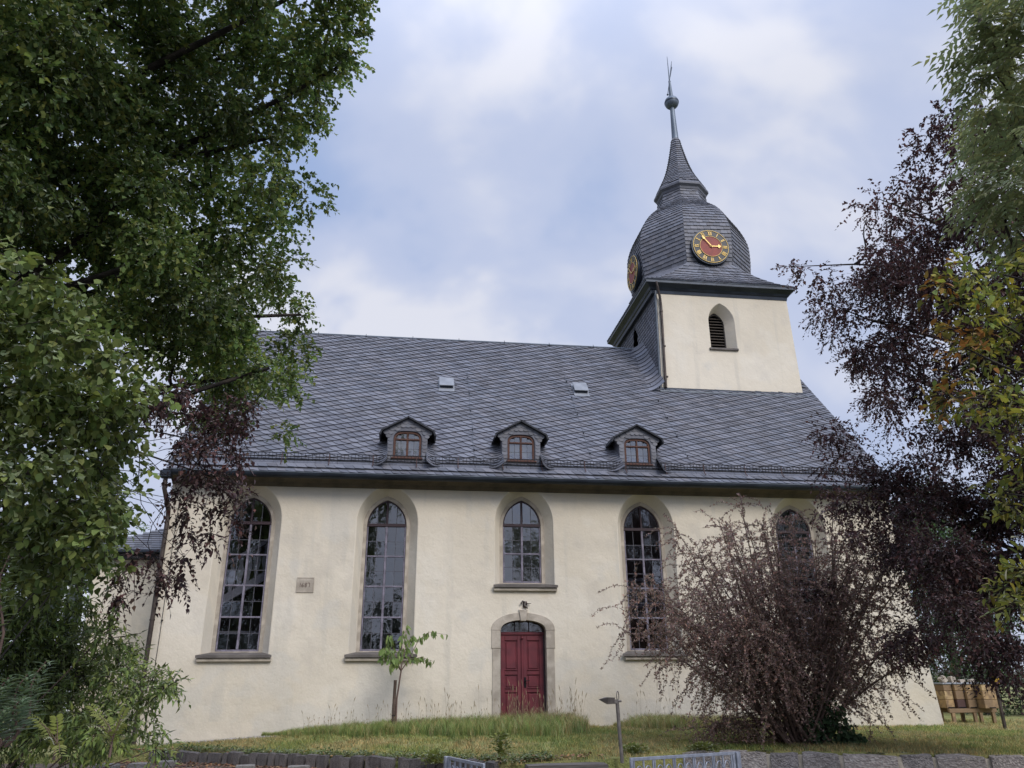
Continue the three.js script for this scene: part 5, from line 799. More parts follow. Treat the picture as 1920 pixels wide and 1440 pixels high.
// ---- shrubbery at the lower left
{
  const r = rng(18), t = thing('forsythia_bush', 'forsythia bush with long drooping leaves covering the lower left wall corner', 'bush');
  const list = [[70, 1120, 60], [140, 1150, 60], [30, 1180, 80], [190, 1195, 45], [100, 1230, 85], [40, 1290, 90], [160, 1270, 85], [225, 1265, 48], [262, 1290, 34], [285, 1275, 18], [300, 1300, 14], [110, 1350, 85], [205, 1350, 65], [260, 1375, 34], [200, 1400, 50], [290, 1405, 20], [30, 1390, 60], [-60, 1200, 110], [-60, 1330, 110], [245, 1220, 22], [310, 1288, 9], [325, 1275, 6], [270, 1330, 14]];
  const cl = clumpsFrom(list, 9.4, r, 1.6), L = new Leaves(30000), tw = new B();
  sprays(L, tw, r, cl, { per: 46, spray: 0.2, leaves: 8, size: 0.072, ratio: 0.36, sub: 0.22, fill: 2.4, subVar: 0.8, simple: true, shape: 'lance', colors: [[0.213, 0.282, 0.071], [0.175, 0.240, 0.063], [0.263, 0.324, 0.081], [0.144, 0.198, 0.055]], tilt: 1.0, droop: 0.1, sag: 0.2, hang: 0.45, toneVar: 0.4, twigs: 0.4 });
  for (let i = 0; i < 12; i++) { const b = new B(); limb(b, r, V(-8.4 + (r() - 0.5) * 1.6, -0.95, 12.6 + (r() - 0.5) * 0.8), cl[(i * 3) % 19].c, 0.016, 0.005, 6, 0.06, 5); part('stem', b.geo(), BARK.brown, t); }
  part('twigs', tw.geo(), BARK.twig, t).userData.kind = 'stuff'; part('foliage', L.geo(), LM, t);
}
{ // blue-green spurge-like stalks at the very left, and a tall leafy shoot
  const r = rng(20), mk = (name, label, cat, roots, cols, len, wid) => { const t = thing(name, label, cat); const L = new Leaves(3000), d = V(0, 0, 0), n = V(0, 1, 0); roots.forEach(([u0, v0, u1, v1, D]) => { const b = new B(), a = atD(u0, v0, D), e = atD(u1, v1, D - 0.2), pts = []; for (let i = 0; i <= 6; i++) { const p = a.clone().lerp(e, i / 6); p.x += 0.05 * Math.sin(i); pts.push(p); } b.tube(pts, [0.012, 0.011, 0.01, 0.009, 0.008, 0.006, 0.004], 5, false); part('stem', b.geo(), BARK.brown, t); for (let i = 0; i < 46; i++) { const p = a.clone().lerp(e, 0.25 + 0.75 * i / 46), g = i * 2.4; d.set(Math.cos(g), 0.35, Math.sin(g)).normalize(); n.set(-d.x * 0.3, 1, -d.z * 0.3).normalize(); L.leaf(p, d, n, len * (1.1 - 0.5 * i / 46) * (0.8 + 0.4 * r()), wid, 'lance', vary(r, pick(r, cols), 0.2, 0.06), false); } }); part('foliage', L.geo(), LM, t); };
  mk('spurge_plant', 'blue-green spurge with narrow leaves beside the forsythia bush', 'plant', [[-30, 1400, 20, 1270, 7.6], [0, 1400, 55, 1265, 7.6], [20, 1390, 90, 1240, 7.7], [-40, 1380, 0, 1290, 7.5], [10, 1400, 45, 1310, 7.4], [-20, 1420, 10, 1330, 7.4]], [[0.17, 0.25, 0.12], [0.14, 0.22, 0.10], [0.19, 0.26, 0.12]], 0.17, 0.026);
  mk('tall_shoot', 'single tall leafy shoot rising over the forsythia bush', 'plant', [[-20, 1260, 22, 1040, 7.0]], [[0.14, 0.19, 0.06], [0.11, 0.16, 0.05]], 0.11, 0.035);
}
{ // rowan seedlings with yellow-green feathered leaves
  const r = rng(21), spots = [[[100, 1425, 7.6], [[60, 1345], [105, 1345], [70, 1360], [100, 1365], [80, 1385], [105, 1400], [112, 1412]], 'yellow-green rowan seedling with few leaves low before the forsythia'], [[205, 1420, 7.8], [[170, 1325], [235, 1330], [175, 1340], [240, 1345], [200, 1350], [165, 1362], [215, 1375], [190, 1380], [228, 1362]], 'bushy yellow-green rowan seedling before the forsythia']];
  for (const [[u, v, D], tips, label] of spots) { const t = thing('rowan_seedling', label, 'seedling', [0, 0, 0], 'rowan seedlings'), a = atD(u, v, D), L = new Leaves(900), st = new B(), s = V(0, 0, 0), n = V(0, 0, 0), ld = V(0, 0, 0), d = V(0, 0, 0); const top = atD(u + 8, (v + Math.min(...tips.map((q) => q[1]))) / 2, D); st.tube([a, a.clone().lerp(top, 0.5), top], [0.012, 0.009, 0.006], 5, false);
    for (const [tu, tv] of tips) { const e = atD(tu, tv, D - 0.25 + 0.5 * r()), root = a.clone().lerp(top, 0.35 + 0.6 * r()), mid = root.clone().lerp(e, 0.5); mid.y += 0.04; st.tube([root, mid, e], [0.004, 0.003, 0.002], 4, false); d.subVectors(e, root).normalize(); s.crossVectors(d, V(0.1, 1, 0.4)).normalize(); n.crossVectors(s, d).normalize(); const c = vary(r, [0.24, 0.27, 0.055], 0.15, 0.06); for (let i = 0; i < 8; i++) { const p = root.clone().lerp(e, 0.35 + 0.65 * i / 7); p.y += 0.03 * Math.sin(i / 7 * 3.1); for (const g of [-1, 1]) { ld.copy(d).multiplyScalar(0.5).addScaledVector(s, g); ld.y -= 0.1; ld.normalize(); L.leaf(p, ld, n, 0.062 * (1 - 0.05 * Math.abs(i - 3)), 0.02, 'lance', c, false); } } }
    part('stem', st.geo(), BARK.brown, t); part('foliage', L.geo(), leafMat(0.5), t); }
}
// ---- young cherry with its stake
{
  const r = rng(22), z = 1.0, g0 = -0.2, base = onZ(742, 1356, z); base.y = g0; const t = thing('young_cherry', 'young cherry tree with fresh drooping leaves beside a short wooden stake', 'tree'); const fork = onZ(752, 1258, z), P = (u, v, dz = 0) => onZ(u, v, z + dz);
  const b = new B(); b.tube([base, P(744, 1310), fork], [0.028, 0.022, 0.02], 7); part('trunk', b.geo(), BARK.brown, t);
  const br = [[fork, P(752, 1230), P(755, 1200), P(765, 1172)], [fork, P(766, 1238), P(790, 1232), P(812, 1240)], [fork, P(764, 1240, 0.1), P(785, 1200, 0.2), P(805, 1185, 0.2), P(838, 1190, 0.2)], [fork, P(738, 1240, 0.2), P(722, 1225, 0.3), P(714, 1240, 0.3)], [fork, P(740, 1235, -0.2), P(732, 1205, -0.3), P(730, 1190, -0.3)], [fork, P(745, 1242, 0.3), P(732, 1232, 0.45), P(735, 1255, 0.5)], [fork, P(758, 1222, -0.2), P(768, 1200, -0.3), P(776, 1190, -0.3)], [fork, P(742, 1232, 0.25), P(726, 1215, 0.4), P(716, 1220, 0.4)]];
  const lf = [0, 1, 2].map((k) => { const L = new Leaves(1); L.leaf(V(0, 0, 0), V(0, -1, 0), V(0.2, 0, 1), 0.165, 0.066, 'lance', [[0.21, 0.29, 0.085], [0.17, 0.25, 0.07], [0.25, 0.32, 0.10]][k], false); return L.geo(); }), lm = leafMat(0.45);
  for (const pts of br) { part('branch', new B().tube(pts, pts.map((_, i) => mix(0.012, 0.003, i / (pts.length - 1))), 5, false).geo(), BARK.brown, t); const c = new THREE.CatmullRomCurve3(pts); for (let i = 0; i < 36; i++) { const p = c.getPoint(0.25 + 0.75 * r()); const m = part('leaf', lf[i % 3], lm, t); m.position.copy(p).add(V((r() - 0.5) * 0.12, (r() - 0.4) * 0.06, (r() - 0.5) * 0.14)); m.rotation.set((r() - 0.5) * 1.3, r() * 6.28, (r() - 0.5) * 1.3); m.scale.setScalar(0.75 + 0.5 * r()); } }
  const s = thing('tree_stake', 'short weathered wooden stake standing beside the young cherry', 'stake', [onZ(741, 1356, z).x - 0.05, g0 - 0.1, z + 0.05]); part('post', new B().tube([V(0, 0, 0), V(0.0, 0.7, 0), V(0.01, 1.24, 0)], [0.042, 0.04, 0.038], 8).geo(), bark('#5b4c41', '#46392f', 95), s); part('tie', new B().tube([V(0.0, 0.42, 0.0), V(0.0, 0.45, 0.0)], 0.047, 10).geo(), BARK.twig, s);
}
// ---- trees beyond
function farTree(name, label, group, x, z, h, wid, cols, seed, n, size, y0 = -0.6, shape = 'ovate') {
  const r = rng(seed), t = thing(name, label, name.endsWith('shrub') ? 'shrub' : 'tree', [0, 0, 0], group), cl = [], b = new B(); const th = h * 0.95; b.tube([V(x, y0, z), V(x + 0.1, y0 + th * 0.4, z), V(x, y0 + th * 0.9, z)], [0.025 * h, 0.017 * h, 0.004 * h], 8); part('trunk', b.geo(), BARK.dark, t);
  for (let i = 0; i < 26; i++) { const v = 0.12 + 0.86 * (i + r()) / 26, rad = wid * Math.sin(Math.PI * Math.pow(v, 0.75)) * 0.75, a = r() * 6.28, k = Math.sqrt(r()); cl.push({ c: V(x + Math.cos(a) * rad * k, y0 + h * v, z + Math.sin(a) * rad * k), r: wid * (0.34 + 0.2 * r()) }); }
  const lb = new B(); cl.forEach((c, i) => { if (i % 3 === 0) limb(lb, r, V(x, Math.max(y0 + 1, c.c.y - h * 0.12), z), c.c, 0.008 * h, 0.002 * h, 4, 0.06, 5); }); part('limbs', lb.geo(), BARK.dark, t).userData.kind = 'stuff';
  const L = new Leaves(n | 0); sprays(L, null, r, cl, { per: Math.max(2, n / 26 / 6 / 5 * Math.pow(0.3 / (wid * 0.2), 2)), spray: size * 3, leaves: 6, size, ratio: 0.7, sub: wid * 0.2, fill: 1.2, subVar: 0.8, shape, colors: cols, tilt: 1.2, droop: 0.3, shell: 0.95, toneVar: 0.5, simple: true }); part('crown', L.geo(), LM, t);
}
const G1 = [[0.053, 0.093, 0.028], [0.068, 0.112, 0.034], [0.042, 0.078, 0.028]], G2 = [[0.098, 0.154, 0.039], [0.126, 0.182, 0.046], [0.077, 0.126, 0.036]], G3 = [[0.045, 0.083, 0.048], [0.057, 0.099, 0.054], [0.036, 0.068, 0.042]];
farTree('background_tree', 'dark green tree standing behind the beehives', 'trees beyond the church', 19, -9, 7.5, 3.4, G1, 401, 9000, 0.13);
farTree('background_tree', 'dark green tree behind the yellow box post', 'trees beyond the church', 23.5, -6, 9, 3.8, G1, 402, 9000, 0.13);
farTree('background_tree', 'bright green bush-like tree between beehives and church corner', 'trees beyond the church', 15.2, -12, 5.2, 2.6, G2, 403, 7000, 0.12);
farTree('background_tree', 'tall green tree far beyond the beehives', 'trees beyond the church', 27, -20, 12, 5, G1, 404, 9000, 0.2);
farTree('background_tree', 'dark green tree filling the gap right of the church', 'trees beyond the church', 19, -19, 9, 4, G1, 405, 8000, 0.18);
farTree('background_tree', 'green tree behind the annex roof', 'trees beyond the church', -16.5, -14, 8.5, 3.4, G2, 406, 8000, 0.16);
farTree('background_tree', 'green tree beyond the white posts', 'trees beyond the church', -22, -9, 8.5, 4.2, G1, 407, 9000, 0.16);
farTree('background_tree', 'low tree behind the forsythia bush', 'trees beyond the church', -17, -1, 4.2, 2.6, G2, 409, 6000, 0.12);
for (const [x, z, h, w, c, label] of [[14.6, -6.5, 3.6, 1.9, G2, 'mid green shrub directly behind the beehives'], [17.4, -5.5, 4.6, 2.4, G1, 'dark shrub behind the tan beehive'], [20.2, -3.5, 4.4, 2.3, G1, 'dark shrub behind the post with the yellow box'], [16.2, -9.5, 6.4, 2.8, G1, 'tall dark shrub behind the mid green one'], [23.0, -1.5, 5.5, 2.6, G1, 'dark shrub under the copper beech boughs'], [13.4, -9.5, 3.4, 1.7, G2, 'low green shrub beside the far church corner'], [26, -5, 7, 3.2, G1, 'broad dark shrub farthest from the beehives']]) farTree('background_shrub', label, 'shrubs beyond the beehives', x, z, h, w, c, Math.round(500 + x * 7), 9000, 0.1, -0.9);
{ // spruce left of the roof
  const r = rng(408), x = -15.8, z = -11, h = 10.6, t = thing('spruce_tree', 'narrow blue-green spruce left of the church roof', 'tree'), L = new Leaves(16000), bb = new B(); part('trunk', new B().tube([V(x, -0.6, z), V(x, h, z)], [0.22, 0.02], 8).geo(), BARK.dark, t);
  for (let i = 0; i < 150; i++) { const v = Math.pow((i + r()) / 150, 0.9), y = 0.8 + (h - 1.0) * v, len = 2.5 * (1 - v) + 0.2, a = i * 2.4, d = V(Math.cos(a), -0.25, Math.sin(a)); const pts = [V(x, y, z), V(x + d.x * len * 0.5, y - 0.15 * len, z + d.z * len * 0.5), V(x + d.x * len, y - 0.2 * len, z + d.z * len)]; bb.tube(pts, [0.03, 0.02, 0.006], 4, false); for (let k = 0; k < 95 * (0.3 + len / 2.5); k++) { const q = k / (95 * (0.3 + len / 2.5)), p = pts[0].clone().lerp(pts[2], 0.15 + 0.85 * q), ld = rv(r).multiplyScalar(0.7).add(d); ld.y -= 0.25; ld.normalize(); L.leaf(p, ld, V(0.1, 1, 0.1).normalize(), 0.2 + 0.12 * r(), 0.035, 'lance', vary(r, pick(r, G3), 0.25, 0.05), true); } }
  part('branches', bb.geo(), BARK.dark, t).userData.kind = 'stuff'; part('foliage', L.geo(), LMdark, t);
}
// trees across the street, mirrored in the window glass
farTree('street_tree', 'broad tree across the street, mirrored in the window nearest the downpipe', 'trees across the street', -15, 40, 15, 6, G1, 411, 9000, 0.25, -0.6);
farTree('street_tree', 'broad tree across the street, mirrored in the window nearest the barberry', 'trees across the street', 13, 41, 15, 5.5, G1, 412, 9000, 0.25, -0.6);
farTree('street_tree', 'tree across the street, mirrored in the window behind the barberry', 'trees across the street', 29, 40, 18, 6.5, G1, 413, 8000, 0.25, -0.6);
farTree('street_tree', 'low tree across the street, mirrored in the lowest panes', 'trees across the street', -3.5, 44, 6.2, 4.5, G1, 414, 6000, 0.22, -0.6);
// ================================================================ ground, walls and small things
const lut = (pts) => (x) => { if (x <= pts[0][0]) return pts[0][1]; for (let i = 1; i < pts.length; i++) if (x <= pts[i][0]) return mix(pts[i - 1][1], pts[i][1], (x - pts[i - 1][0]) / (pts[i][0] - pts[i - 1][0])); return pts[pts.length - 1][1]; };
const frontZ = lut([[-40, 1.5], [-14, 1.8], [-8, 2.4], [-2.2, 6.2], [-1.3, 7.75], [0.4, 7.75], [1.9, 7.05], [6.8, 9.35], [16, 13.7], [40, 25]]);
const baseY = lut([[-40, -0.6], [-9, -0.50], [-6, -0.34], [-3.5, -0.2], [0, -0.2], [2, -0.24], [6, -0.3], [12, -0.38], [40, -0.5]]);
const frontY = lut([[-40, -0.55], [-8, -0.5], [-2.2, -0.45], [-1.0, -0.32], [0.5, -0.28], [2, -0.24], [7, -0.22], [40, -0.2]]);
const lawnY = (x, z) => mix(baseY(x), frontY(x), sstep(0.3, frontZ(x), z)) + 0.05 * (fbm(x * 0.5 + 9, z * 0.5 + 4, 2, 3) - 0.5);
const streetY = (z) => mix(-0.95, -0.56, sstep(7, 21, z));
{
  const pos = [], uv = [], idx = [], nx = 180, nz = 60; for (let i = 0; i <= nx; i++) { const x = mix(-60, 60, i / nx) * (0.35 + 0.65 * Math.pow(Math.abs(i / nx * 2 - 1), 0.8)); for (let j = 0; j <= nz; j++) { const f = frontZ(x), t = j / nz, z = t < 0.25 ? mix(-70, -0.5, t / 0.25) : mix(-0.5, f, (t - 0.25) / 0.75); pos.push(x, lawnY(x, z), z); uv.push(x, z); } pos.push(x, -1.6, frontZ(x) - 0.02); uv.push(x, frontZ(x) + 1.2); }
  const w = nz + 2; for (let i = 0; i < nx; i++) for (let j = 0; j < w - 1; j++) { const a = i * w + j; idx.push(a, a + 1, a + w, a + 1, a + w + 1, a + w); }
  const g = new THREE.BufferGeometry(); g.setAttribute('position', new THREE.Float32BufferAttribute(pos, 3)); g.setAttribute('uv', new THREE.Float32BufferAttribute(uv, 2)); g.setIndex(idx); g.computeVertexNormals();
  const a = S('#8a8650'), b = S('#757a44'), c = S('#9c8f66');
  structure('lawn', g, std({ map: tex(512, 5, (u, v) => { const n = fbm(u * 10, v * 10, 2.2, 5, 10), m = fbm(u * 5, v * 5, 8.2, 4, 5), q = (hash3(Math.floor(u * 512), Math.floor(v * 512), 77) - 0.5) * 0.14; return mix3(mix3(b, a, sstep(0.3, 0.7, n)), c, 0.6 * sstep(0.52, 0.7, m)).map((x) => x + q); }), bumpMap: bumpMap(0.6, 24, 256, 71, 3), bumpScale: 0.03, roughness: 1 }));
  const sp = [], su = [], si = []; for (let j = 0; j <= 60; j++) for (let i = 0; i <= 2; i++) { const z = mix(-20, 140, j / 60), x = -150 + 150 * i; sp.push(x, streetY(z) - (z < 1 ? 0.6 : 0), z); su.push(x, z); } for (let j = 0; j < 60; j++) for (let i = 0; i < 2; i++) { const a2 = j * 3 + i; si.push(a2, a2 + 3, a2 + 1, a2 + 1, a2 + 3, a2 + 4); }
  const sg = new THREE.BufferGeometry(); sg.setAttribute('position', new THREE.Float32BufferAttribute(sp, 3)); sg.setAttribute('uv', new THREE.Float32BufferAttribute(su, 2)); sg.setIndex(si); sg.computeVertexNormals();
  structure('street', sg, std({ map: noiseMap('#6a6865', '#5a5856', 4, 12, 256, 0.12, 44), bumpMap: bumpMap(0.8, 30, 256, 45, 3), bumpScale: 0.008, roughness: 0.95 }));
}
// gravel strip along the wall foot at the left
{
  const r = rng(61), b = new B(true); const st = new THREE.IcosahedronGeometry(1, 0); for (let i = 0; i < 1500; i++) { const x = mix(-9.4, -5.2, r()), z = 0.05 + 0.35 * r(); const k = 0.2 + 0.16 * r(); b.k = [k, k * 0.93, k * 0.84]; b.add(st, new THREE.Matrix4().compose(V(x, lawnY(x, z) + 0.012, z), new THREE.Quaternion().setFromEuler(new THREE.Euler(r() * 6, r() * 6, r() * 6)), V(0.02 + 0.025 * r(), 0.014 + 0.012 * r(), 0.02 + 0.02 * r()))); }
  const m = structure('gravel_strip', b.geo(), std({ vertexColors: true, roughness: 0.95 })); m.userData.kind = 'stuff'; tag(m, 'pale gravel strip along the foot of the church wall', 'gravel', null, 'stuff');
}
// ---- grass
function tuft(seed, n, h, spread, wid, lean) { const r = rng(seed), L = new Leaves(n), P = [], N = [], C = []; for (let i = 0; i < n; i++) { const a = r() * 6.28, q = spread * Math.sqrt(r()), x = Math.cos(a) * q, z = Math.sin(a) * q, hh = h * (0.45 + 0.75 * r()), lx = (r() - 0.5) * lean * hh * 2, lz = (r() - 0.5) * lean * hh * 2, f = r() * 6.28, dx = Math.cos(f) * wid, dz = Math.sin(f) * wid, k = 0.7 + 0.6 * r(), y = r() < 0.3; const c = y ? [1.5 * k, 1.15 * k, 0.9 * k] : [0.9 * k, 1.0 * k, 0.8 * k]; const m = [x + lx * 0.35, hh * 0.6, z + lz * 0.35], e = [x + lx, hh * (0.93), z + lz]; for (const t of [[[x - dx, 0, z - dz], [x + dx, 0, z + dz], [m[0] + dx * 0.7, m[1], m[2] + dz * 0.7]], [[x - dx, 0, z - dz], [m[0] + dx * 0.7, m[1], m[2] + dz * 0.7], [m[0] - dx * 0.7, m[1], m[2] - dz * 0.7]], [[m[0] - dx * 0.7, m[1], m[2] - dz * 0.7], [m[0] + dx * 0.7, m[1], m[2] + dz * 0.7], e]]) for (const p of t) { P.push(...p); N.push(-dz / wid * 0.5, 0.6, dx / wid * 0.5); C.push(...c); } } const g = new THREE.BufferGeometry(); g.setAttribute('position', new THREE.Float32BufferAttribute(P, 3)); g.setAttribute('normal', new THREE.Float32BufferAttribute(N, 3)); g.setAttribute('color', new THREE.Float32BufferAttribute(C, 3)); return g; }
const grassMat = new THREE.MeshPhysicalMaterial({ color: 0xffffff, vertexColors: true, side: THREE.DoubleSide, roughness: 0.95, transmission: 0.35, thickness: 0, specularIntensity: 0.3 });
function sow(name, label, geo, spots) { const m = new THREE.InstancedMesh(geo, grassMat, spots.length), q = new THREE.Quaternion(), e = new THREE.Euler(), c = new THREE.Color(); spots.forEach(([x, z, s, col, ry], i) => { m.setMatrixAt(i, new THREE.Matrix4().compose(V(x, lawnY(x, z) - 0.005, z), q.setFromEuler(e.set(0, ry, 0)), V(s, s, s))); m.setColorAt(i, c.setRGB(...col)); }); m.name = name; tag(m, label, 'grass', null, 'stuff'); m.castShadow = m.receiveShadow = true; scene.add(m); return m; }
{
  const r = rng(62), low = [], greens = [[0.27, 0.33, 0.13], [0.24, 0.30, 0.115], [0.32, 0.335, 0.155], [0.39, 0.355, 0.20]];
  for (let i = 0; i < 15000; i++) { const x = mix(-10, 16, r()), f = frontZ(x), z = mix(-3, f - 0.06, Math.pow(r(), 0.8)); if (z < 0.06 && x > WL && x < WRB) continue; if (x < -5 && z < 0.42) continue; const n = fbm(x * 0.7, z * 0.7, 5, 3); low.push([x, z, 0.7 + 0.6 * r(), vary(r, greens[clamp(Math.floor(n * 6 - 1 + r()), 0, 3)], 0.2, 0.08), r() * 6.28]); }
  sow('lawn_grass', 'short mown grass of the churchyard lawn', tuft(1, 26, 0.075, 0.13, 0.0035, 0.6), low);
  const tall = [], edge = lut([[-6.6, 0], [-5.8, 0.5], [-4, 1.2], [-2, 1.7], [0.2, 2.6], [1.1, 2.2], [1.35, 0.0], [2.4, 0.0], [2.7, 1.2], [5, 1.6], [6.5, 1.2], [7.5, 0]]), hgt = lut([[-6.6, 0.25], [-5, 0.45], [-3.4, 0.55], [-1, 0.62], [0, 0.72], [1.1, 0.75], [1.4, 0.25], [2.4, 0.25], [3, 0.62], [5.5, 0.62], [7.5, 0.3]]);
  for (let i = 0; i < 9000; i++) { const x = mix(-6.6, 7.5, r()), w = edge(x); if (w <= 0.02) continue; const z = 0.06 + w * Math.pow(r(), 0.8) * (0.8 + 1.1 * fbm(x * 1.3, 3, 7, 3)); const dry = sstep(0.2, 1.0, x) * (x < 1.6 ? 1 : 0.75); const k = r() < 0.25 + 0.5 * dry ? [0.42, 0.35, 0.2] : [0.22, 0.28, 0.10]; tall.push([x, z, hgt(x) * (0.35 + 0.5 * r() + 0.55 * fbm(x * 1.6, z * 1.6, 9, 3)), vary(r, k, 0.25, 0.1), r() * 6.28]); }
  sow('tall_grass', 'tall uncut grass along the church wall', tuft(2, 22, 0.5, 0.14, 0.0045, 0.45), tall);
  // seed heads standing above
  const P = new B(true); for (let i = 0; i < 620; i++) { const x = r() < 0.25 ? mix(-0.6, 1.5, r()) : mix(-5.6, 7.2, r()), w = edge(x); if (w < 0.1) continue; const z = 0.1 + w * r(), y = lawnY(x, z), h = (0.3 + 1.15 * r() * r()) * hgt(x) * 1.25, lx = (r() - 0.5) * 0.3 * h, lz = (r() - 0.5) * 0.2 * h; P.k = vary(r, [0.26, 0.2, 0.11], 0.25, 0.08); P.tube([V(x, y, z), V(x + lx * 0.4, y + h * 0.6, z + lz * 0.4), V(x + lx, y + h, z + lz)], [0.0022, 0.002, 0.0016], 3, false); P.tube([V(x + lx * 0.9, y + h * 0.9, z + lz), V(x + lx * 1.05, y + h * 0.98, z + lz), V(x + lx * 1.25, y + h * 1.05, z + lz)], [0.003, 0.008, 0.002], 4, false); }
  const m = structure('grass_seed_heads', P.geo(), std({ vertexColors: true, roughness: 0.95 })); tag(m, 'dry grass stalks with seed heads before the church wall', 'grass', null, 'stuff');
  // low weeds near the gate and the edging
  const L = new Leaves(9000), q = V(0, 0, 0), ld = V(0, 0, 0); for (let i = 0; i < 3600; i++) { const x = mix(-8, -0.6, r()), f = frontZ(x), z = f - 0.05 - 0.6 * Math.pow(r(), 1.5); q.set(x, lawnY(x, z) + 0.02 + 0.12 * r() * r(), z); rv(r, ld); ld.y = Math.abs(ld.y) * 0.4; ld.normalize(); L.leaf(q, ld, V((r() - 0.5) * 0.6, 1, (r() - 0.5) * 0.6).normalize(), 0.05 + 0.05 * r(), 0.04, 'ovate', vary(r, pick(r, [[0.13, 0.17, 0.045], [0.18, 0.2, 0.05], [0.10, 0.135, 0.04]]), 0.25, 0.1), false); }
  for (const [cx, cz, hh, rad] of [[-2.55, 6.35, 0.22, 0.28], [-1.35, 6.4, 0.38, 0.22], [0.9, 7.2, 0.15, 0.25], [2.2, 7.1, 0.1, 0.3]]) for (let i = 0; i < 300; i++) { rv(r, ld); const x = cx + ld.x * rad * r(), z = cz + ld.z * rad * r(); q.set(x, lawnY(x, z) + hh * r(), z); ld.y = Math.abs(ld.y) * 0.7; ld.normalize(); L.leaf(q, ld, V((r() - 0.5), 1, (r() - 0.5)).normalize(), 0.07, 0.045, 'ovate', vary(r, [0.2, 0.23, 0.05], 0.2, 0.1), false); }
  const w = structure('ground_weeds', L.geo(), LM); tag(w, 'low leafy weeds along the edging and beside the gate', 'weeds', null, 'stuff');
  // fallen leaves
  const F = new Leaves(2600); for (let i = 0; i < 2300; i++) { const x = mix(-9.5, 0.3, r()), f = frontZ(x), on = r() < 0.3, z = on ? f - 0.5 * r() : f + 0.08 + 1.3 * r() * r(); q.set(x, (on ? lawnY(x, z) + 0.04 : Math.max(streetY(z), lowY(x, z))) + 0.012, z); rv(r, ld); ld.y *= 0.15; ld.normalize(); F.leaf(q, ld, V((r() - 0.5) * 0.7, 1, (r() - 0.5) * 0.7).normalize(), 0.06 + 0.03 * r(), 0.05, 'ovate', vary(r, pick(r, [[0.28, 0.13, 0.06], [0.22, 0.1, 0.05], [0.3, 0.19, 0.08], [0.16, 0.08, 0.045]]), 0.25), false); }
  const fm = structure('fallen_leaves', F.geo(), leafMat(0.2, 0.9)); tag(fm, 'brown and orange fallen leaves below the edging stones', 'leaves', null, 'stuff');
}
// ---- bank below the edging: a strip of earth
function lowY(x, z) { return frontY(x) - 0.17 - 0.25 * sstep(0, 2.5, z - frontZ(x)); }
{
  const pos = [], uv = [], idx = []; for (let i = 0; i <= 60; i++) { const x = mix(-16, 0.6, i / 60); for (let j = 0; j <= 10; j++) { const z = frontZ(x) - 0.01 + 3.2 * j / 10; pos.push(x, lowY(x, z) + 0.04 * (fbm(x * 2, z * 2, 4, 3) - 0.5) - (j === 10 ? 0.5 : 0), z); uv.push(x, z); } } for (let i = 0; i < 60; i++) for (let j = 0; j < 10; j++) { const a = i * 11 + j; idx.push(a, a + 1, a + 11, a + 1, a + 12, a + 11); }
  const g = new THREE.BufferGeometry(); g.setAttribute('position', new THREE.Float32BufferAttribute(pos, 3)); g.setAttribute('uv', new THREE.Float32BufferAttribute(uv, 2)); g.setIndex(idx); g.computeVertexNormals(); structure('path', g, std({ map: noiseMap('#6b5a4a', '#4d4339', 1.6, 10, 256, 0.14, 47), bumpMap: bumpMap(0.5, 14, 256, 48), bumpScale: 0.03, roughness: 1 }));
}
// rough stone block, several faces displaced
function rough(seed, sx, sy, sz, k = 0.06) { const r = rng(seed), g = new THREE.BoxGeometry(sx, sy, sz, 5, 4, 2), P = g.attributes.position; const s = Math.min(sx, sy, sz); for (let i = 0; i < P.count; i++) { const x = P.getX(i), y = P.getY(i), z = P.getZ(i), n = (a, b) => (fbm(x * 5 + seed * 3.3 + a, y * 5 + b, z * 5 + seed, 3) - 0.5) * 2 * k; const e = (Math.abs(x) > sx * 0.49) + (Math.abs(y) > sy * 0.49) + (Math.abs(z) > sz * 0.49), c = e > 1 ? 1 - 0.05 * e : 1; P.setXYZ(i, x * (e > 1 ? 1 - 0.012 / sx * e : 1) + n(1, 2) * 0.3, y * (e > 1 ? 1 - 0.01 / sy * e : 1) + n(5, 3) * 0.35, z + n(8, 6)); } g.computeVertexNormals(); return g.toNonIndexed(); }
const flat = (g) => { g.computeVertexNormals(); return g; };
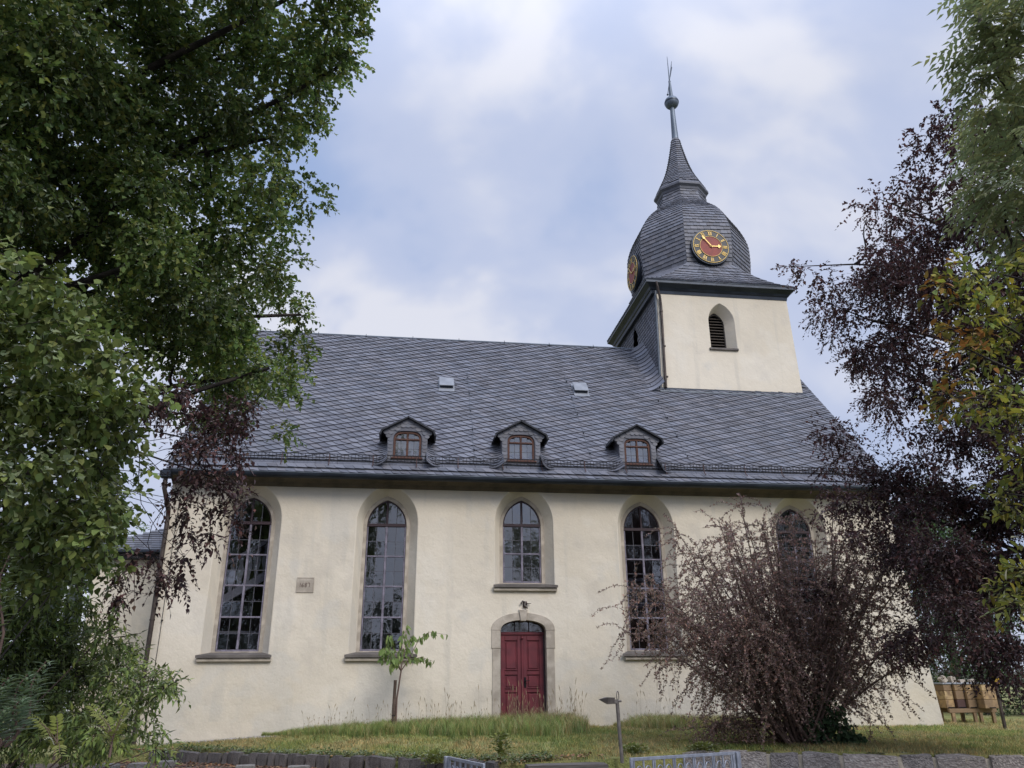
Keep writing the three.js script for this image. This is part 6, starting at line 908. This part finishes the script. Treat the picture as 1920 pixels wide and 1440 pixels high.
{ // granite wall along the street, right of the gate
  const w = thing('granite_wall', 'low retaining wall of rough granite blocks edging the lawn', 'wall'), r = rng(63);
  const mats = [['#aca49d', '#8a827c'], ['#b8afa6', '#968d86'], ['#a19a95', '#827b78']].map(([a, b], i) => std({ map: tex(256, 0.7, (u, v) => { const n = fbm(u * 9, v * 9, i * 9 + 1, 5, 9), g = hash3(Math.floor(u * 256), Math.floor(v * 256), i); return mix3(S(a), S(b), sstep(0.3, 0.7, n)).map((x) => x + (g > 0.86 ? -0.18 : g < 0.12 ? 0.12 : (g - 0.5) * 0.08)); }), bumpMap: bumpMap(0.4, 10, 256, 80 + i), bumpScale: 0.05, roughness: 0.95 }));
  const mortar = std({ map: noiseMap('#b8ae9e', '#988f80', 0.8, 8, 128, 0.1, 49), roughness: 1 });
  const a = V(1.85, 0, 7.02), dir = V(4.95, 0, 2.33).normalize(), ang = -Math.atan2(dir.z, dir.x); let s = 0, i = 0; const tops = -0.235;
  const at = (d, y, off) => V(a.x + dir.x * d - dir.z * -off * -1, y, a.z + dir.z * d + dir.x * off);
  while (s < 15) { const len = 0.5 + 0.42 * r(), h = 0.40 + 0.04 * r(), top = tops + 0.012 * s * 0.2 + (r() - 0.5) * 0.03; for (const [lvl, hh] of [[0, h], [1, 0.34]]) { const m = part('block', rough(200 + i * 2 + lvl, len - 0.045, hh, 0.34, 0.075), mats[i % 3], w); const p = at(s + len / 2 + (lvl ? 0.2 : 0), top - (lvl ? h + 0.03 + hh / 2 : hh / 2), 0.0); m.position.copy(p); m.rotation.y = ang; m.rotation.z = (r() - 0.5) * 0.01; } s += len; i++; }
  const mo = new B(); mo.box(0, -1.05, -0.16, s, tops - 0.03, 0.135, 0, new THREE.Matrix4().makeTranslation(a.x, 0, a.z).multiply(new THREE.Matrix4().makeRotationY(ang))); part('mortar_core', mo.geo(), mortar, w);
  { const L = new Leaves(500), q = V(0, 0, 0), ld = V(0, 0, 0); for (const d of [1.4, 3.2, 5.1, 6.5]) for (let k = 0; k < 60; k++) { q.copy(at(d + (r() - 0.5) * 0.3, tops + 0.01, 0.06 * r())); rv(r, ld); ld.y = Math.abs(ld.y); ld.normalize(); L.leaf(q, ld, V(0.2, 1, 0.3).normalize(), 0.03, 0.02, 'ovate', vary(r, [0.07, 0.075, 0.03], 0.3), true); } part('moss', L.geo(), LMdark, w).userData.kind = 'stuff'; }
}
{ // dark edging stones left of the gate
  const e = thing('edging_row', 'row of dark basalt edging stones below the lawn', 'edging'), r = rng(64), m = [0, 1].map((k) => std({ map: noiseMap(k ? '#5d5855' : '#6b6561', k ? '#47423f' : '#524d4a', 0.5, 8, 128, 0.1, 66 + k), bumpMap: bumpMap(0.3, 10, 128, 67), bumpScale: 0.015, roughness: 0.9 }));
  for (let x = -8.4, i = 0; x < -1.5; i++) { const w = 0.11 + 0.2 * r(), z = frontZ(x) + 0.04, sl = Math.atan2(frontZ(x + 0.1) - frontZ(x - 0.1), 0.2), L = w / Math.cos(sl) * 1.0; const g = part('edging_stone', rough(900 + i, w - 0.015, 0.26, 0.16, 0.03), m[i % 2], e); g.position.set(x, frontY(x) - 0.10 + 0.06 * r(), z + 0.03 * (r() - 0.5)); g.rotation.set((r() - 0.5) * 0.2, -sl + (r() - 0.5) * 0.2, (r() - 0.5) * 0.12); x += w * Math.cos(sl); }
}
{ // flat rubble stones on the path at the left
  const r = rng(65), st = std({ map: noiseMap('#8a8680', '#6d6963', 0.5, 8, 128, 0.1, 68), bumpMap: bumpMap(0.3, 10, 128, 69), bumpScale: 0.015, roughness: 0.95 });
  [[200, 1436, 0.42, 'grey rubble stone lying among leaves before the forsythia'], [262, 1434, 0.40, 'grey rubble slab lying next to the edging row end'], [315, 1430, 0.32, 'narrow pale slab lying across the edging row end'], [460, 1438, 0.36, 'flat stone lying on the path below the edging row'], [560, 1439, 0.40, 'flat stone lying on the path between other slabs']].forEach(([u, v, w, label], i) => { const p = onY(u, v, -0.56), o = part('rubble_stone', rough(1200 + i, w, 0.12, 0.26, 0.04), st, scene); o.name = numbered('rubble_stone'); tag(o, label, 'stone', 'rubble stones on the path'); o.position.copy(p); o.position.y -= 0.02; o.rotation.y = (r() - 0.5) * 0.6; });
  const s = part('doorstep', rough(1300, 1.35, 0.16, 0.38, 0.015), MAT.stoneDark, scene); s.name = 'stone_step'; tag(s, 'long grey stone step at the edge of the lawn between the gates', 'step'); s.position.set(-0.45, -0.40, 7.86);
}
// ---- gate leaves
{
  const gm = std({ map: noiseMap('#b3b7bf', '#959aa4', 0.5, 6, 128, 0.06, 72), roughness: 0.45, metalness: 0.6 });
  const gate = (label, a, b, H, seed) => { // a hinge end, b free end, top points
    const t = thing('gate_leaf', label, 'gate', [0, 0, 0], 'galvanised gate leaves'), d = V(0, 0, 0).subVectors(b, a), L = d.length(), ang = -Math.atan2(d.z, d.x), base = new THREE.Matrix4().makeTranslation(a.x, a.y - H, a.z).multiply(new THREE.Matrix4().makeRotationY(ang)); const tilt = Math.atan2(d.y, Math.hypot(d.x, d.z)); base.multiply(new THREE.Matrix4().makeRotationZ(tilt));
    const add = (name, bld) => { const m = part(name, bld.geo(), gm, t); m.applyMatrix4(base); return m; };
    add('top_rail', new B().box(0, H - 0.045, -0.018, L, H, 0.018, 0.004)); add('bottom_rail', new B().box(0, 0.06, -0.018, L, 0.1, 0.018, 0.004)); add('stile', new B().box(0, 0.101, -0.019, 0.045, H - 0.046, 0.019, 0.004)); add('stile', new B().box(L - 0.045, 0.101, -0.019, L, H - 0.046, 0.019, 0.004)); add('middle_rail', new B().box(0.046, H * 0.45, -0.012, L - 0.046, H * 0.45 + 0.03, 0.012, 0.003));
    const n = Math.max(2, Math.round((L - 0.1) / 0.36)); for (let i = 0; i < n; i++) { const c = 0.05 + (L - 0.1) * (i + 0.5) / n, hw = (L - 0.1) / n / 2; add('bar', new B().box(c - 0.011, 0.1, -0.011, c + 0.011, H - 0.046, 0.011)); for (const s of [-1, 1]) { add('bar', new B().box(c + s * hw * 0.92 - 0.011, 0.1, -0.011, c + s * hw * 0.92 + 0.011, H - 0.046, 0.011)); add('scroll', new B().tube(Array.from({ length: 9 }, (_, k) => { const q = Math.PI * k / 8; return V(c + s * hw * 0.42 - Math.cos(q) * hw * 0.32 * s, H - 0.25 + Math.sin(q) * 0.13, 0); }), 0.010, 5)); add('bar', new B().box(c + s * hw * 0.74 - 0.009, 0.1, -0.009, c + s * hw * 0.74 + 0.009, H - 0.25, 0.009)); } add('collar', new B().box(c - 0.03, H - 0.22, -0.016, c + 0.03, H - 0.19, 0.016, 0.003)); }
    add('post', new B().box(-0.10, -0.25, -0.04, -0.02, H - 0.005, 0.04, 0.006));
    return t; };
  gate('open galvanised gate leaf with arched scrolls standing before the granite wall', onY(1376, 1409, -0.12), onY(1181, 1421, -0.12), 0.95, 1);
  gate('open galvanised gate leaf seen nearly edge on beside the edging stones', onY(841, 1418, -0.16), onY(908, 1432, -0.16), 0.95, 2);
}
{ // garden lamp
  const x = 0.48, z = 7.86, y = lawnY(x, z), t = thing('garden_lamp', 'low grey garden lamp with wedge-shaped head and ring on its post', 'lamp', [x, y, z]), gm = std({ map: noiseMap('#7b746c', '#67615a', 0.4, 6, 128, 0.05, 74), roughness: 0.55, metalness: 0.15 });
  part('post', new B().tube([V(0.02, -0.05, 0), V(0, 0.4, 0), V(-0.015, 0.88, 0)], 0.032, 12).geo(), gm, t); part('collar', new B().tube([V(-0.06, 0.90, 0), V(0.06, 0.90, 0)], 0.018, 8).geo(), gm, t);
  const h = new B(), P = (px, py, pz) => V(px, py + 0.93, pz); // wedge head
  const q = [P(-0.075, 0.03, 0.1), P(-0.075, 0.03, -0.1), P(-0.075, -0.07, -0.06), P(-0.075, -0.07, 0.06), P(-0.20, 0.035, 0.1), P(-0.20, 0.035, -0.1), P(-0.19, -0.075, -0.055), P(-0.19, -0.075, 0.055), P(-0.34, 0.0, 0.0)]; h.quad(q[0], q[1], q[5], q[4]); h.quad(q[3], q[0], q[4], q[7]); h.quad(q[1], q[2], q[6], q[5]); h.quad(q[2], q[3], q[7], q[6]); h.tri(q[4], q[5], q[8]); h.tri(q[7], q[4], q[8]); h.tri(q[5], q[6], q[8]); h.tri(q[6], q[7], q[8]); h.quad(q[0], q[3], q[2], q[1]); part('head', h.geo(), gm, t);
  part('head_bracket', new B().box(-0.078, 0.86, -0.03, -0.01, 0.93, 0.03, 0.006).geo(), gm, t);
  part('ring', new THREE.TorusGeometry(0.062, 0.008, 8, 24).scale(0.75, 1.15, 1).rotateY(0.9).translate(0.0, 0.985, 0), gm, t);
}
// ---- beehives and the post with a yellow box
{
  const rr = rng(66), wood = ['#a88b62', '#b39a70', '#7f684e', '#947a58'].map((c, i) => std({ map: noiseMap(c, '#7c664c', 0.6, 5, 128, 0.06, 82 + i), roughness: 0.85 }));
  const Z = -1.6, gy = lawnY(14, Z), x0 = 13.15, labels = ['beehive of brown boxes nearest the church wall corner', 'beehive with dark lower box between two brown hives', 'brown beehive next to the tan hive', 'tan beehive at the end of the row with a grey lid'];
  labels.forEach((label, i) => { const x = x0 + i * 0.29 + (i === 3 ? 0.1 : 0), t = thing('beehive', label, 'beehive', [x, gy, Z + 0.1 * i], 'beehives beside the church'), w = i === 3 ? 0.46 : 0.27, dp = i === 3 ? 0.9 : 0.5; [[0.42, 0.66], [0.665, 0.9], [0.905, 1.08]].forEach(([a, b], k) => part('hive_box', boxGeo(-w / 2, a, -dp / 2, w / 2, b, dp / 2, 0.012), i === 1 && k === 0 ? MAT.rust : wood[(i + k) % 4], t)); part('lid', boxGeo(-w / 2 - 0.02, 1.085, -dp / 2 - 0.02, w / 2 + 0.02, 1.13, dp / 2 + 0.02, 0.01), MAT.zincLight, t); part('entrance', boxGeo(-0.1, 0.43, dp / 2 - 0.005, 0.1, 0.455, dp / 2 + 0.02), MAT.iron, t); });
  const st = thing('hive_stand', 'low timber stand carrying the row of beehives', 'stand', [x0, gy, Z]); for (const z of [-0.2, 0.35]) part('beam', boxGeo(-0.22, 0.30, z, 1.32, 0.415, z + 0.1, 0.01), wood[2], st); for (const [x, z] of [[-0.1, -0.18], [0.6, -0.18], [1.2, -0.18], [-0.1, 0.37], [0.6, 0.37], [1.2, 0.37]]) part('leg', boxGeo(x - 0.05, -0.05, z, x + 0.05, 0.299, z + 0.08, 0.008), wood[3], st);
  [[13.15, 'pointed grey stone weighing down the first hive lid'], [13.45, 'grey stone standing on the second hive lid'], [13.75, 'small grey stone on the third hive lid'], [14.1, 'flat grey stone on the tan hive lid']].forEach(([x, label], i) => { const o = new THREE.Mesh(rough(1500 + i, 0.2, i < 2 ? 0.2 : 0.1, 0.16, 0.04), MAT.stone); o.name = numbered('lid_stone'); o.position.set(x, gy + 1.13 + (i < 2 ? 0.09 : 0.05), Z + 0.1); o.rotation.z = i === 0 ? 0.6 : 0.1; scene.add(o); tag(o, label, 'stone', 'stones on the hive lids'); });
  const p = onY(1885, 1367, -0.38), t = thing('post_box', 'small yellow box with dark lettering on a thin dark post', 'box', [p.x, lawnY(p.x, p.z), p.z]); part('post', boxGeo(-0.035, -0.1, -0.035, 0.035, 1.12, 0.035, 0.006), MAT.copperPipe, t); const yb = std({ map: noiseMap('#d8b24a', '#c29a35', 0.4, 5, 128, 0.04, 86), roughness: 0.6 }); part('box', boxGeo(-0.14, 1.121, -0.1, 0.13, 1.29, 0.1, 0.008, new THREE.Matrix4().makeRotationZ(-0.08)), yb, t); part('roof', boxGeo(-0.16, 1.30, -0.13, 0.15, 1.325, 0.13, 0.004, new THREE.Matrix4().makeRotationZ(-0.08)), MAT.rust, t); part('mark', boxGeo(-0.04, 1.19, 0.1005, 0.07, 1.25, 0.104, 0, new THREE.Matrix4().makeRotationZ(-0.08)), MAT.rust, t);
}
{ // shelter of dark panels between white posts, behind the shrubs
  const t = thing('panel_shelter', 'dark grey-green panels between white posts behind the forsythia', 'shelter'), z = -1.0; const A = onZ(126, 1098, z), Bq = onZ(164, 1112, z + 0.6), pm = std({ color: 0x3a403c, roughness: 0.35 });
  for (const p of [A, Bq, A.clone().add(V(-1.0, 0.3, -0.8))]) part('post', boxGeo(p.x - 0.06, -0.7, p.z - 0.06, p.x + 0.06, p.y, p.z + 0.06, 0.008), MAT.white, t);
  const b = new B(); for (const [p, q] of [[A, Bq], [A.clone().add(V(-1.0, 0.3, -0.8)), A]]) { const n = V(q.z - p.z, 0, p.x - q.x).normalize().multiplyScalar(0.02); for (const s of [1, -1]) { const o = n.clone().multiplyScalar(s); const c = [V(p.x, -0.6, p.z), V(q.x, -0.6, q.z), V(q.x, q.y - 0.1, q.z), V(p.x, p.y - 0.1, p.z)].map((k) => k.add(o)); b.quad(...c); } part('panel', b.geo(), pm, t); b.p.length = b.n.length = b.t.length = 0; }
}
renderer.render(scene, camera);
